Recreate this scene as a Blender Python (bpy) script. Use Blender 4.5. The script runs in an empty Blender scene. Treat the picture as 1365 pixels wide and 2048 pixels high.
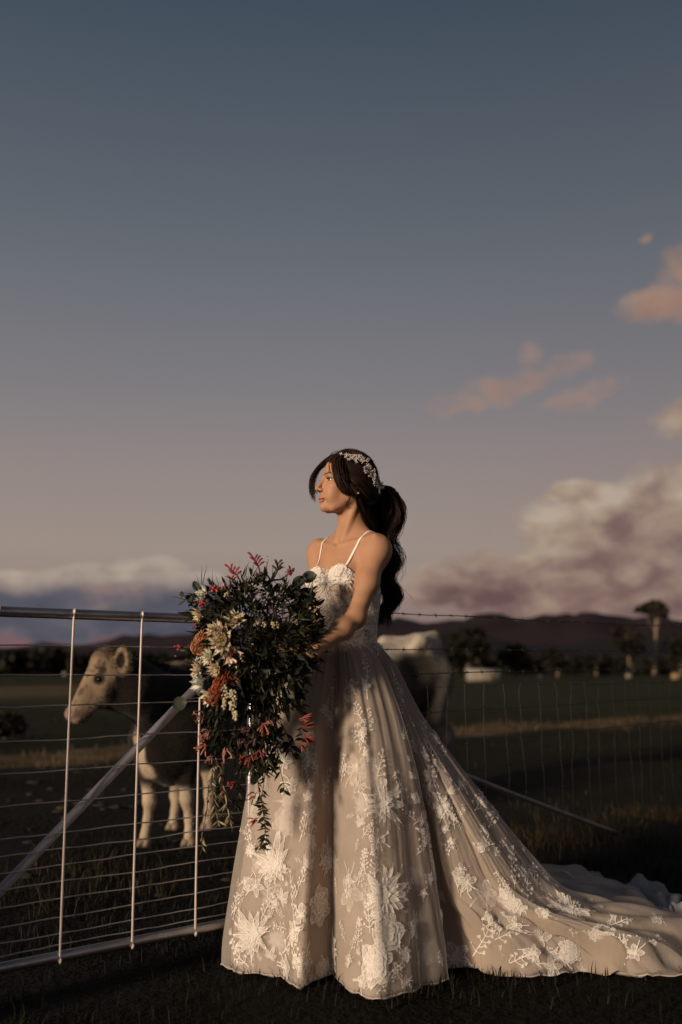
import bpy, bmesh, math, random
import numpy as np
from mathutils import Vector, Matrix, noise
from mathutils.bvhtree import BVHTree

S = bpy.context.scene
COL = S.collection
R = math.radians

# ------------------------------------------------------------------ camera
TH = R(8.9); FPX = 1991.0; H = 1.0
cam = bpy.data.objects.new('camera', bpy.data.cameras.new('camera'))
COL.objects.link(cam)
cam.location = (0, 0, H)
cam.rotation_euler = (math.pi/2 + TH, 0, 0)
cam.data.sensor_fit = 'VERTICAL'; cam.data.sensor_height = 36.0; cam.data.lens = 35.0
cam.data.clip_start = 0.05; cam.data.clip_end = 30000
cam.data.dof.use_dof = True; cam.data.dof.focus_distance = 3.42; cam.data.dof.aperture_fstop = 1.6
S.camera = cam

SUN_AZ = R(227.0)      # direction towards the sun, from +X counter-clockwise: left and a little behind the camera
SUN_EL = R(11.5)
SUNV = Vector((math.cos(SUN_AZ)*math.cos(SUN_EL), math.sin(SUN_AZ)*math.cos(SUN_EL), math.sin(SUN_EL)))
sl = bpy.data.lights.new('sun', 'SUN'); sl.energy = 4.6; sl.angle = R(8.0); sl.color = (1.0, 0.775, 0.55)
so = bpy.data.objects.new('sun', sl); COL.objects.link(so)
so.rotation_euler = SUNV.to_track_quat('Z', 'Y').to_euler(); so.location = (-6, -4, 6)

S.view_settings.view_transform = 'Standard'; S.view_settings.look = 'None'
S.view_settings.exposure = 0.0; S.view_settings.gamma = 1.0
S.render.film_transparent = False
S.cycles.use_denoising = True
S.cycles.max_bounces = 8; S.cycles.transparent_max_bounces = 24
S.cycles.sample_clamp_indirect = 4.0

def pix_dir(px, py):
    u = (px-682.5)/FPX; v = (1024-py)/FPX
    return np.array([u, math.cos(TH)-v*math.sin(TH), math.sin(TH)+v*math.cos(TH)])
def P(px, py, Y):
    """the point of the place that lies Y metres in front of the camera on this sight line"""
    d = pix_dir(px, py); t = Y/d[1]
    return np.array([d[0]*t, Y, H+d[2]*t])
def G(px, py, z=0.0):
    d = pix_dir(px, py); t = (z-H)/d[2]
    return np.array([d[0]*t, d[1]*t, z])
def lin(r, g, b):
    f = lambda c: (c/255/12.92 if c/255 <= 0.04045 else ((c/255+0.055)/1.055)**2.4)
    return (f(r), f(g), f(b), 1)

# ------------------------------------------------------------------ node helper
class NT:
    def __init__(s, tree): s.t = tree; s.n = tree.nodes; s.l = tree.links
    def node(s, typ, **kw):
        n = s.n.new(typ)
        for k, v in kw.items(): setattr(n, k, v)
        return n
    def put(s, sock, v):
        if v is None: return
        if isinstance(v, bpy.types.NodeSocket): s.l.new(v, sock)
        else: sock.default_value = v
    def m(s, op, a, b=None, c=None, clamp=False):
        n = s.node('ShaderNodeMath', operation=op); n.use_clamp = clamp
        s.put(n.inputs[0], a); s.put(n.inputs[1], b); s.put(n.inputs[2], c)
        return n.outputs[0]
    def vm(s, op, a, b=None, scale=None):
        n = s.node('ShaderNodeVectorMath', operation=op)
        s.put(n.inputs[0], a); s.put(n.inputs[1], b)
        if scale is not None: s.put(n.inputs['Scale'], scale)
        return n.outputs['Value' if op in ('LENGTH', 'DOT_PRODUCT') else 'Vector']
    def comb(s, x, y, z):
        n = s.node('ShaderNodeCombineXYZ'); s.put(n.inputs[0], x); s.put(n.inputs[1], y); s.put(n.inputs[2], z); return n.outputs[0]
    def sep(s, v):
        n = s.node('ShaderNodeSeparateXYZ'); s.put(n.inputs[0], v); return n.outputs
    def noise(s, vec, scale=5, detail=3, rough=0.5, dist=0.0, out=0):
        n = s.node('ShaderNodeTexNoise'); s.put(n.inputs['Vector'], vec)
        n.inputs['Scale'].default_value = scale; n.inputs['Detail'].default_value = detail
        n.inputs['Roughness'].default_value = rough; n.inputs['Distortion'].default_value = dist
        return n.outputs[out]
    def ss(s, x, lo, hi, a=0.0, b=1.0):
        n = s.node('ShaderNodeMapRange', interpolation_type='SMOOTHSTEP')
        s.put(n.inputs[0], x); s.put(n.inputs[1], lo); s.put(n.inputs[2], hi); s.put(n.inputs[3], a); s.put(n.inputs[4], b)
        return n.outputs[0]
    def mix(s, f, a, b, mode='MIX'):
        n = s.node('ShaderNodeMix', data_type='RGBA', blend_type=mode)
        s.put(n.inputs['Factor'], f); s.put(n.inputs[6], a); s.put(n.inputs[7], b); return n.outputs[2]
    def ramp(s, x, stops, interp='LINEAR'):
        n = s.node('ShaderNodeValToRGB'); s.put(n.inputs[0], x); cr = n.color_ramp; cr.interpolation = interp
        while len(cr.elements) < len(stops): cr.elements.new(0.5)
        for e, (p, c) in zip(cr.elements, stops): e.position = p; e.color = c
        return n.outputs[0]

# ------------------------------------------------------------------ world: dusk sky with low clouds
W = bpy.data.worlds.new('World'); S.world = W; W.use_nodes = True
t = NT(W.node_tree); t.n.clear()
def build_sky():
    d = t.node('ShaderNodeTexCoord').outputs['Generated']
    x, y, z = t.sep(d)
    az = t.m('ARCTAN2', x, y)
    el = t.m('ARCSINE', z)
    u = t.m('MULTIPLY', az, FPX/100.0)          # in hundredths of the photo's pixel scale
    v = t.m('MULTIPLY', el, FPX/100.0)
    def uv(px, py):
        D = pix_dir(px, py); D = D/np.linalg.norm(D)
        return math.atan2(D[0], D[1])*FPX/100, math.asin(D[2])*FPX/100
    rows = [(2048, (22, 18, 18)), (1345, (84, 62, 62)), (1290, (116, 92, 90)), (1200, (148, 128, 122)), (1100, (154, 140, 131)), (950, (145, 133, 130)),
            (800, (127, 123, 126)), (600, (108, 111, 118)), (400, (91, 98, 107)), (200, (77, 87, 98)), (0, (64, 76, 89))]
    vmax = uv(682, 0)[1]*1.9; vmin = uv(682, 2048)[1]
    stops = [((uv(682, r)[1]-vmin)/(vmax-vmin), lin(*c)) for r, c in rows] + [(1.0, lin(36, 45, 56))]
    base = t.ramp(t.m('DIVIDE', t.m('SUBTRACT', v, vmin), vmax-vmin), stops)
    # the clear sky deepens towards the side away from the sun
    side = t.ss(u, -2.0, 9.0)
    base = t.mix(t.m('MULTIPLY', side, 0.45), base, t.mix(1.0, base, (0.84, 0.80, 0.80, 1), 'MULTIPLY'))
    # towards the sun the horizon glows (behind and left of the camera)
    sd = t.vm('DOT_PRODUCT', d, tuple(SUNV))
    glow = t.m('POWER', t.m('MAXIMUM', sd, 0.0), 9.0)
    base = t.mix(1.0, base, t.mix(glow, (0, 0, 0, 1), (0.14, 0.07, 0.03, 1)), 'ADD')
    nz = t.node('ShaderNodeTexSky', sky_type='NISHITA'); nz.sun_disc = False
    nz.sun_elevation = SUN_EL; nz.sun_rotation = math.pi/2 - SUN_AZ
    nz.air_density = 1.0; nz.dust_density = 1.0; nz.ozone_density = 1.0
    base = t.mix(1.0, base, t.vm('SCALE', nz.outputs[0], scale=0.0015), 'ADD')

    q = t.comb(u, t.m('MULTIPLY', v, 1.7), 0.0)
    warp = t.vm('SCALE', t.vm('SUBTRACT', t.noise(q, 0.55, 3, 0.55, out=1), (0.5, 0.5, 0.5)), scale=1.1)
    q2 = t.vm('ADD', q, warp)
    def fb(off): return t.noise(t.vm('ADD', q2, off), 0.42, 5, 0.52)
    n0 = fb((0, 0, 3.1)); n1 = fb((-0.42, 0.36, 3.1)); nf = t.noise(t.vm('ADD', q2, (9, 4, 1)), 1.2, 4, 0.55); ne = t.noise(t.vm('ADD', t.comb(u, t.m('MULTIPLY', v, 1.3), 0.0), t.vm('SCALE', warp, scale=0.5)), 1.9, 6, 0.6)
    wu, wv, _ = t.sep(warp)
    ud = t.m('ADD', u, t.m('MULTIPLY', wu, 0.9)); vd = t.m('ADD', v, t.m('MULTIPLY', wv, 0.55))
    def blob(px, py, a, b, rot=0.0):
        c = uv(px, py); a /= 100; b /= 100
        du = t.m('SUBTRACT', ud, c[0]); dv = t.m('SUBTRACT', vd, c[1])
        cs, sn = math.cos(rot), math.sin(rot)
        p = t.m('ADD', t.m('MULTIPLY', du, cs/a), t.m('MULTIPLY', dv, sn/a))
        r = t.m('ADD', t.m('MULTIPLY', du, -sn/b), t.m('MULTIPLY', dv, cs/b))
        return t.m('SUBTRACT', 1.0, t.m('ADD', t.m('MULTIPLY', p, p), t.m('MULTIPLY', r, r)))
    def group(bl):
        o = None
        for b in bl:
            s_ = t.m('MAXIMUM', blob(*b), -2.5)
            o = s_ if o is None else t.m('SMOOTH_MAX', o, s_, 0.5)
        return o
    def cloud(base, bl, lo, hi, amp, cols, alpha, extra=None, grad=None, kn=1.0, fine=0.6):
        g = group(bl)
        if extra is not None: g = t.m('SMOOTH_MAX', g, extra, 0.3)
        dd = t.m('ADD', g, t.m('MULTIPLY', t.m('SUBTRACT', n0, 0.5), amp))
        dd = t.m('ADD', dd, t.m('MULTIPLY', t.m('SUBTRACT', ne, 0.5), amp*fine))
        a = t.m('MULTIPLY', t.ss(dd, lo, hi), alpha)
        lit = t.m('ADD', t.m('MULTIPLY', t.m('SUBTRACT', n0, n1), 2.6*kn), 0.5 if grad is None else t.ss(v, uv(1200, grad[0])[1], uv(1200, grad[1])[1], 0.34, 0.70))       # the side towards the sun is brighter
        lit = t.m('ADD', lit, t.m('MULTIPLY', t.m('SUBTRACT', nf, 0.5), 0.5*kn))
        lit = t.m('ADD', lit, t.m('MULTIPLY', t.m('SUBTRACT', 0.75, dd), 0.22))    # thin rims are bright, cores dull
        col = t.ramp(lit, cols)
        return t.mix(a, base, col)
    pink = [(0.05, lin(140, 116, 110)), (0.4, lin(158, 128, 115)), (0.9, lin(174, 144, 124))]
    cream = [(0.0, lin(100, 76, 75)), (0.30, lin(126, 101, 96)), (0.55, lin(149, 126, 113)), (0.78, lin(166, 146, 127)), (1.0, lin(182, 165, 148))]
    warm = [(0.1, lin(138, 108, 98)), (0.5, lin(160, 128, 112)), (0.95, lin(178, 148, 126))]
    blue = [(0.1, lin(68, 74, 88)), (0.42, lin(82, 84, 96)), (0.66, lin(104, 97, 104)), (0.95, lin(142, 120, 114))]
    tops = [(0.1, lin(134, 118, 114)), (0.5, lin(160, 145, 134)), (1.0, lin(186, 172, 156))]
    # small pink wisps, right
    base = cloud(base, [(985, 785, 135, 30, 0.24), (1085, 748, 75, 26, 0.3), (1064, 706, 30, 26), (1140, 722, 42, 30), (1150, 800, 58, 24), (1215, 775, 44, 22)],
                 -0.2, 1.7, 2.0, pink, 0.85, None, None, 0.6, 1.7)
    # warmer heap at the right edge, high
    base = cloud(base, [(1385, 608, 135, 40), (1410, 545, 105, 66), (1320, 604, 70, 30), (1303, 472, 15, 9), (1620, 560, 200, 90)], -0.1, 1.1, 1.4, warm, 0.92, None, None, 0.6, 1.3)
    # big bank, right
    base = cloud(base, [(1225, 1065, 250, 92), (1440, 1030, 250, 125), (1440, 835, 120, 60), (1130, 1140, 300, 62), (1290, 1195, 480, 70), (980, 1185, 240, 44), (1150, 985, 90, 34),
                        (1750, 1020, 330, 190)],
                 -0.03, 0.62, 1.2, cream, 0.94, None, (1225, 990), 1.15, 1.0)
    # low bank, left, running on past the frame; a lit crest on it
    e = t.m('SUBTRACT', 1.0, t.m('POWER', t.m('DIVIDE', t.m('SUBTRACT', vd, uv(100, 1245)[1]), 0.86), 2.0))
    e = t.m('SUBTRACT', e, t.m('MULTIPLY', t.ss(u, -2.6, 0.6), 3.0))
    base = cloud(base, [(305, 1140, 75, 34), (195, 1150, 120, 26), (50, 1158, 150, 22), (390, 1165, 60, 24)], -0.1, 0.6, 0.7, tops, 0.9, None, None, 1.0, 1.4)
    base = cloud(base, [(300, 1226, 170, 52), (80, 1230, 260, 58)], 0.0, 0.7, 0.75, blue, 0.93, e)
    low = t.m('MULTIPLY', t.ss(v, uv(0, 1258)[1], uv(0, 1285)[1]), t.ss(nf, 0.40, 0.66))
    base = t.mix(t.m('MULTIPLY', low, 0.6), base, lin(150, 92, 88))
    bg = t.node('ShaderNodeBackground'); t.put(bg.inputs[0], base); bg.inputs[1].default_value = 1.0
    o = t.node('ShaderNodeOutputWorld'); t.l.new(bg.outputs[0], o.inputs[0])
build_sky()

# ------------------------------------------------------------------ scene helpers
ORG = {}
def tag(o, label=None, cat=None, group=None, kind=None):
    if label: o['label'] = label
    if cat: o['category'] = cat
    if group: o['group'] = group
    if kind: o['kind'] = kind
    return o
def origin_of(o):
    return ORG.get(o.name, np.zeros(3)) if o is not None else np.zeros(3)
def thing(name, loc, label, cat, group=None):
    o = bpy.data.objects.new(name, None); COL.objects.link(o)
    o.empty_display_size = 0.1; o.location = tuple(loc); ORG[o.name] = np.array(loc, float)
    return tag(o, label, cat, group)
def np_mesh(name, V, F, smooth=True):
    """V (n,3); F an int array (m,k) or a list of such arrays"""
    me = bpy.data.meshes.new(name)
    Fs = [F] if isinstance(F, np.ndarray) else [f for f in F if len(f)]
    V = np.asarray(V, np.float32)
    me.vertices.add(len(V)); me.vertices.foreach_set('co', V.ravel())
    loops = np.concatenate([f.ravel() for f in Fs]).astype(np.int32)
    tot = np.concatenate([np.full(len(f), f.shape[1], np.int32) for f in Fs])
    me.loops.add(len(loops)); me.loops.foreach_set('vertex_index', loops)
    me.polygons.add(len(tot))
    st = np.concatenate([[0], np.cumsum(tot)[:-1]]).astype(np.int32)
    me.polygons.foreach_set('loop_start', st)
    me.update(calc_edges=True)
    if smooth: me.polygons.foreach_set('use_smooth', np.ones(len(tot), bool))
    me.validate()
    return me
def vcol(me, C, name='Col'):
    a = me.attributes.new(name, 'FLOAT_COLOR', 'POINT')
    C = np.asarray(C, np.float32)
    if C.ndim == 1: C = np.repeat(C[:, None], 3, 1)
    C = np.concatenate([C, np.ones((len(C), 1), np.float32)], 1)
    a.data.foreach_set('color', C.ravel())
def put(name, V, F, mat, parent=None, org=None, smooth=True, col=None):
    """link one mesh object; V in place coordinates"""
    V = np.asarray(V, float)
    o0 = origin_of(parent) if parent is not None else (np.zeros(3) if org is None else np.asarray(org, float))
    me = np_mesh(name, V-o0, F, smooth)
    if col is not None: vcol(me, col)
    if mat is not None: me.materials.append(mat)
    o = bpy.data.objects.new(name, me); COL.objects.link(o)
    if parent is not None: o.parent = parent; ORG[o.name] = o0
    else: o.location = tuple(o0); ORG[o.name] = o0
    return o
class MB:
    """collects pieces into one mesh"""
    def __init__(s): s.V = []; s.F3 = []; s.F4 = []; s.n = 0; s.C = []
    def add(s, V, F, c=None):
        V = np.asarray(V, float)
        for f in ([F] if isinstance(F, np.ndarray) else F):
            if len(f): (s.F3 if f.shape[1] == 3 else s.F4).append(np.asarray(f)+s.n)
        s.V.append(V); s.n += len(V)
        if c is not None:
            c = np.asarray(c, float); s.C.append(np.repeat(c[None], len(V), 0) if c.ndim == 1 else c)
        return s
    def get(s):
        F = []
        if s.F3: F.append(np.concatenate(s.F3))
        if s.F4: F.append(np.concatenate(s.F4))
        return np.concatenate(s.V), F
    def put(s, name, mat, parent=None, org=None, smooth=True):
        V, F = s.get()
        return put(name, V, F, mat, parent, org, smooth, np.concatenate(s.C) if s.C else None)
def unit(a):
    a = np.asarray(a, float); return a/(np.linalg.norm(a)+1e-12)
def catmull(pts, n):
    pts = np.asarray(pts, float); k = len(pts)
    e = np.vstack([2*pts[0]-pts[1], pts, 2*pts[-1]-pts[-2]])
    tt = np.linspace(0, k-1, n); i = np.minimum(tt.astype(int), k-2); f = (tt-i)[:, None]
    p0, p1, p2, p3 = e[i], e[i+1], e[i+2], e[i+3]
    return 0.5*((2*p1)+(-p0+p2)*f+(2*p0-5*p1+4*p2-p3)*f*f+(-p0+3*p1-3*p2+p3)*f**3)
def frames(path):
    T = np.gradient(path, axis=0); T /= np.linalg.norm(T, axis=1)[:, None]+1e-12
    ref = np.array([0.0, 0, 1]) if abs(T[0][2]) < 0.9 else np.array([1.0, 0, 0])
    A = np.zeros_like(path); a = ref
    for i in range(len(path)):
        a = a-T[i]*np.dot(a, T[i]); a = a/(np.linalg.norm(a)+1e-12); A[i] = a
    return T, A, np.cross(T, A)
def tube(path, rad, sides=8, cap=True):
    path = np.asarray(path, float); n = len(path)
    rad = np.full(n, rad) if np.isscalar(rad) else np.asarray(rad, float)
    T, A, B = frames(path)
    an = np.arange(sides)*2*np.pi/sides
    V = (path[:, None]+rad[:, None, None]*(np.cos(an)[None, :, None]*A[:, None]+np.sin(an)[None, :, None]*B[:, None])).reshape(-1, 3)
    i = np.arange(n-1)[:, None]*sides; j = np.arange(sides)[None]; j2 = (j+1) % sides
    F = np.stack([i+j, i+j2, i+sides+j2, i+sides+j], -1).reshape(-1, 4)
    Fs = [F]
    if cap:
        V = np.vstack([V, path[:1], path[-1:]]); a, b = n*sides, n*sides+1
        j = np.arange(sides); j2 = (j+1) % sides
        Fs.append(np.stack([np.full(sides, a), j2, j], -1)); Fs.append(np.stack([np.full(sides, b), (n-1)*sides+j, (n-1)*sides+j2], -1))
    return V, Fs
def box(c, s, rot=0.0):
    c = np.asarray(c, float); s = np.asarray(s, float)/2
    V = np.array([[x, y, z] for z in (-1, 1) for y in (-1, 1) for x in (-1, 1)])*s
    cr, sr = math.cos(rot), math.sin(rot)
    V = np.stack([V[:, 0]*cr-V[:, 1]*sr, V[:, 0]*sr+V[:, 1]*cr, V[:, 2]], -1)+c
    F = np.array([[0, 2, 3, 1], [4, 5, 7, 6], [0, 1, 5, 4], [2, 6, 7, 3], [0, 4, 6, 2], [1, 3, 7, 5]])
    return V, F
def ball(c, r, seg=8, ring=6):
    c = np.asarray(c, float); r = np.ones(3)*np.asarray(r, float)
    th = np.linspace(0, np.pi, ring+1)[1:-1]; ph = np.arange(seg)*2*np.pi/seg
    V = np.stack([np.sin(th)[:, None]*np.cos(ph), np.sin(th)[:, None]*np.sin(ph), np.cos(th)[:, None]+0*ph], -1).reshape(-1, 3)
    V = np.vstack([V, [[0, 0, 1], [0, 0, -1]]])*r+c
    n = ring-1; i = np.arange(n-1)[:, None]*seg; j = np.arange(seg)[None]; j2 = (j+1) % seg
    F4 = np.stack([i+j, i+seg+j, i+seg+j2, i+j2], -1).reshape(-1, 4)
    a, b = n*seg, n*seg+1; j = np.arange(seg); j2 = (j+1) % seg
    F3 = np.vstack([np.stack([np.full(seg, a), j, j2], -1), np.stack([np.full(seg, b), (n-1)*seg+j2, (n-1)*seg+j], -1)])
    return V, [F3, F4]

# ------------------------------------------------------------------ materials
MATS = {}
def mat(name, col=(0.5, 0.5, 0.5), rough=0.6, metal=0.0, var=0.0, scale=20, spec=0.5, bump=0.0, bscale=60, attr=False, trans=0.0, sheen=0.0, dark=None):
    if name in MATS: return MATS[name]
    m_ = bpy.data.materials.new(name); m_.use_nodes = True; k = NT(m_.node_tree); k.n.clear()
    b = k.node('ShaderNodeBsdfPrincipled'); o = k.node('ShaderNodeOutputMaterial')
    c4 = (*col, 1)
    tc = k.node('ShaderNodeTexCoord').outputs['Object']
    c = None
    if attr:
        a = k.node('ShaderNodeAttribute', attribute_name='Col'); c = a.outputs['Color']
        if col != (1, 1, 1): c = k.mix(1.0, c, c4, 'MULTIPLY')
    else: c = c4
    if var > 0:
        n = k.noise(tc, scale, 4, 0.6)
        d4 = (*(dark if dark else tuple(x*0.45 for x in (1, 1, 1))), 1)
        f = k.m('MULTIPLY', k.ss(n, 0.38, 0.68), var)
        c = k.mix(f, c, k.mix(1.0, c, d4, 'MULTIPLY') if not dark else d4)
    k.put(b.inputs['Base Color'], c)
    b.inputs['Roughness'].default_value = rough; b.inputs['Metallic'].default_value = metal
    b.inputs['Specular IOR Level'].default_value = spec
    if sheen: b.inputs['Sheen Weight'].default_value = sheen
    if bump > 0:
        bn = k.node('ShaderNodeBump'); bn.inputs['Strength'].default_value = bump; bn.inputs['Distance'].default_value = 0.01
        k.put(bn.inputs['Height'], k.noise(tc, bscale, 4, 0.6)); k.l.new(bn.outputs[0], b.inputs['Normal'])
    sh = b.outputs[0]
    if trans > 0:
        tr = k.node('ShaderNodeBsdfTranslucent'); k.put(tr.inputs[0], c)
        ms = k.node('ShaderNodeMixShader'); ms.inputs[0].default_value = trans
        k.l.new(sh, ms.inputs[1]); k.l.new(tr.outputs[0], ms.inputs[2]); sh = ms.outputs[0]
    k.l.new(sh, o.inputs[0])
    MATS[name] = m_
    return m_

# ------------------------------------------------------------------ implicit surfaces -> one continuous mesh
class SDF:
    def __init__(s, lo, hi, vox):
        s.lo = np.asarray(lo, float); s.vox = vox
        s.n = np.ceil((np.asarray(hi)-s.lo)/vox).astype(int)+1
        s.d = np.full(tuple(s.n), 0.25, np.float32)
    def region(s, lo, hi, m):
        a = np.clip(np.floor((np.asarray(lo)-m-s.lo)/s.vox).astype(int), 0, s.n-1)
        b = np.clip(np.ceil((np.asarray(hi)+m-s.lo)/s.vox).astype(int)+1, 1, s.n)
        if np.any(b <= a): return None, None
        ax = [(s.lo[i]+np.arange(a[i], b[i])*s.vox).astype(np.float32) for i in range(3)]
        return (slice(a[0], b[0]), slice(a[1], b[1]), slice(a[2], b[2])), (ax[0][:, None, None], ax[1][None, :, None], ax[2][None, None, :])
    def apply(s, sl_, b, k, sub=False):
        a = s.d[sl_]
        if sub:
            b = -b
            h = np.clip(0.5-0.5*(a-b)/k, 0, 1); s.d[sl_] = a+(b-a)*h+k*h*(1-h)
        else:
            h = np.clip(0.5+0.5*(a-b)/k, 0, 1); s.d[sl_] = a+(b-a)*h-k*h*(1-h)
    def cone(s, p, q, r1, r2, k=0.01, sub=False, flat=None):
        """tapered capsule; flat=(axis, factor) squeezes it across one axis"""
        p = np.asarray(p, float); q = np.asarray(q, float); rm = max(r1, r2)
        sl_, X = s.region(np.minimum(p, q)-rm, np.maximum(p, q)+rm, k+2*s.vox)
        if sl_ is None: return
        d = q-p; L = np.dot(d, d)+1e-12
        v = [X[i]-p[i] for i in range(3)]
        h = np.clip((v[0]*d[0]+v[1]*d[1]+v[2]*d[2])/L, 0, 1)
        e = [v[i]-h*d[i] for i in range(3)]
        if flat is not None:
            ax, fac = np.asarray(flat[0], float), flat[1]
            c = e[0]*ax[0]+e[1]*ax[1]+e[2]*ax[2]
            e = [e[i]+c*ax[i]*(fac-1) for i in range(3)]
        b = np.sqrt(e[0]**2+e[1]**2+e[2]**2)-(r1+(r2-r1)*h)
        s.apply(sl_, b, k, sub)
    def ell(s, c, r, k=0.01, sub=False, M=None, cut=None):
        """ellipsoid; M rows are its axes; cut=(normal, offset) keeps the side where n.x>offset"""
        c = np.asarray(c, float); r = np.ones(3)*np.asarray(r, float); rm = r.max()
        ext = r if M is None else np.abs(np.asarray(M)).T @ r
        sl_, X = s.region(c-ext, c+ext, k+2*s.vox)
        if sl_ is None: return
        v = [X[i]-c[i] for i in range(3)]
        if M is not None: v = [v[0]*M[i][0]+v[1]*M[i][1]+v[2]*M[i][2] for i in range(3)]
        k0 = np.sqrt((v[0]/r[0])**2+(v[1]/r[1])**2+(v[2]/r[2])**2)
        k1 = np.sqrt((v[0]/r[0]**2)**2+(v[1]/r[1]**2)**2+(v[2]/r[2]**2)**2)
        b = k0*(k0-1)/(k1+1e-9)
        if cut is not None:
            nn = cut[0]; b = np.maximum(b, cut[1]-(X[0]*nn[0]+X[1]*nn[1]+X[2]*nn[2]))
        s.apply(sl_, b, k, sub)
    def mesh(s):
        d = s.d; ins = d < 0
        c = ins[:-1, :-1, :-1].astype(np.int8)
        for o in ((1,0,0),(0,1,0),(0,0,1),(1,1,0),(1,0,1),(0,1,1),(1,1,1)):
            c = c+ins[o[0]:ins.shape[0]-1+o[0], o[1]:ins.shape[1]-1+o[1], o[2]:ins.shape[2]-1+o[2]]
        act = np.argwhere((c > 0) & (c < 8))
        idx = np.full(c.shape, -1, np.int32); idx[tuple(act.T)] = np.arange(len(act))
        cn = np.array([[i, j, k] for i in (0, 1) for j in (0, 1) for k in (0, 1)])
        val = np.stack([d[tuple((act+o).T)] for o in cn], 1)
        acc = np.zeros((len(act), 3)); cnt = np.zeros(len(act))
        for a in range(8):
            for b in range(a+1, 8):
                if np.abs(cn[a]-cn[b]).sum() != 1: continue
                va, vb = val[:, a], val[:, b]; m = (va < 0) != (vb < 0)
                tt = np.where(m, va/(va-vb+1e-20), 0)
                acc += np.where(m[:, None], cn[a]+tt[:, None]*(cn[b]-cn[a]), 0); cnt += m
        V = s.lo+(act+acc/np.maximum(cnt, 1)[:, None])*s.vox
        Fs = []
        for ax in range(3):
            o = [0, 0, 0]; o[ax] = 1
            A = ins[:ins.shape[0]-o[0], :ins.shape[1]-o[1], :ins.shape[2]-o[2]]; B = ins[o[0]:, o[1]:, o[2]:]
            e = np.argwhere(A != B); u, w = [(1, 2), (2, 0), (0, 1)][ax]
            ok = (e[:, u] > 0) & (e[:, w] > 0) & (e[:, u] < c.shape[u]) & (e[:, w] < c.shape[w]) & (e[:, ax] < c.shape[ax]); e = e[ok]
            fl = A[tuple(e.T)]
            du = np.zeros(3, int); du[u] = 1; dw = np.zeros(3, int); dw[w] = 1
            q = np.stack([idx[tuple((e-du-dw).T)], idx[tuple((e-dw).T)], idx[tuple(e.T)], idx[tuple((e-du).T)]], 1)
            q[~fl] = q[~fl][:, ::-1]; Fs.append(q)
        F = np.concatenate(Fs)
        return V, F[(F >= 0).all(1)]
def smooth_mesh(V, F, it=2, lam=0.5):
    V = V.copy()
    e = np.concatenate([F[:, [i, (i+1) % F.shape[1]]] for i in range(F.shape[1])])
    a = np.concatenate([e[:, 0], e[:, 1]]); b = np.concatenate([e[:, 1], e[:, 0]])
    cnt = np.bincount(a, minlength=len(V))[:, None]
    for _ in range(it):
        acc = np.stack([np.bincount(a, V[b, i], len(V)) for i in range(3)], 1)
        V += lam*(acc/np.maximum(cnt, 1)-V)
    return V
def vnormals(V, F):
    n = np.cross(V[F[:, 2]]-V[F[:, 0]], V[F[:, -1]]-V[F[:, 1]])
    N = np.zeros_like(V)
    for i in range(F.shape[1]): N += np.stack([np.bincount(F[:, i], n[:, j], len(V)) for j in range(3)], 1)
    return N/(np.linalg.norm(N, axis=1)[:, None]+1e-12)
rng = np.random.default_rng(7)
random.seed(7)
# ------------------------------------------------------------------ the land
FD = np.array([0.757, 0.653, 0.0]); FD /= np.linalg.norm(FD)     # run of the gate and fence
FN = np.array([FD[1], -FD[0], 0.0])                               # towards the camera side
F0 = np.array([-1.04, 3.04, 0.0])
def fpt(tt, z, off=0.0): return F0+FD*tt+FN*off+np.array([0, 0, z])

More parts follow.
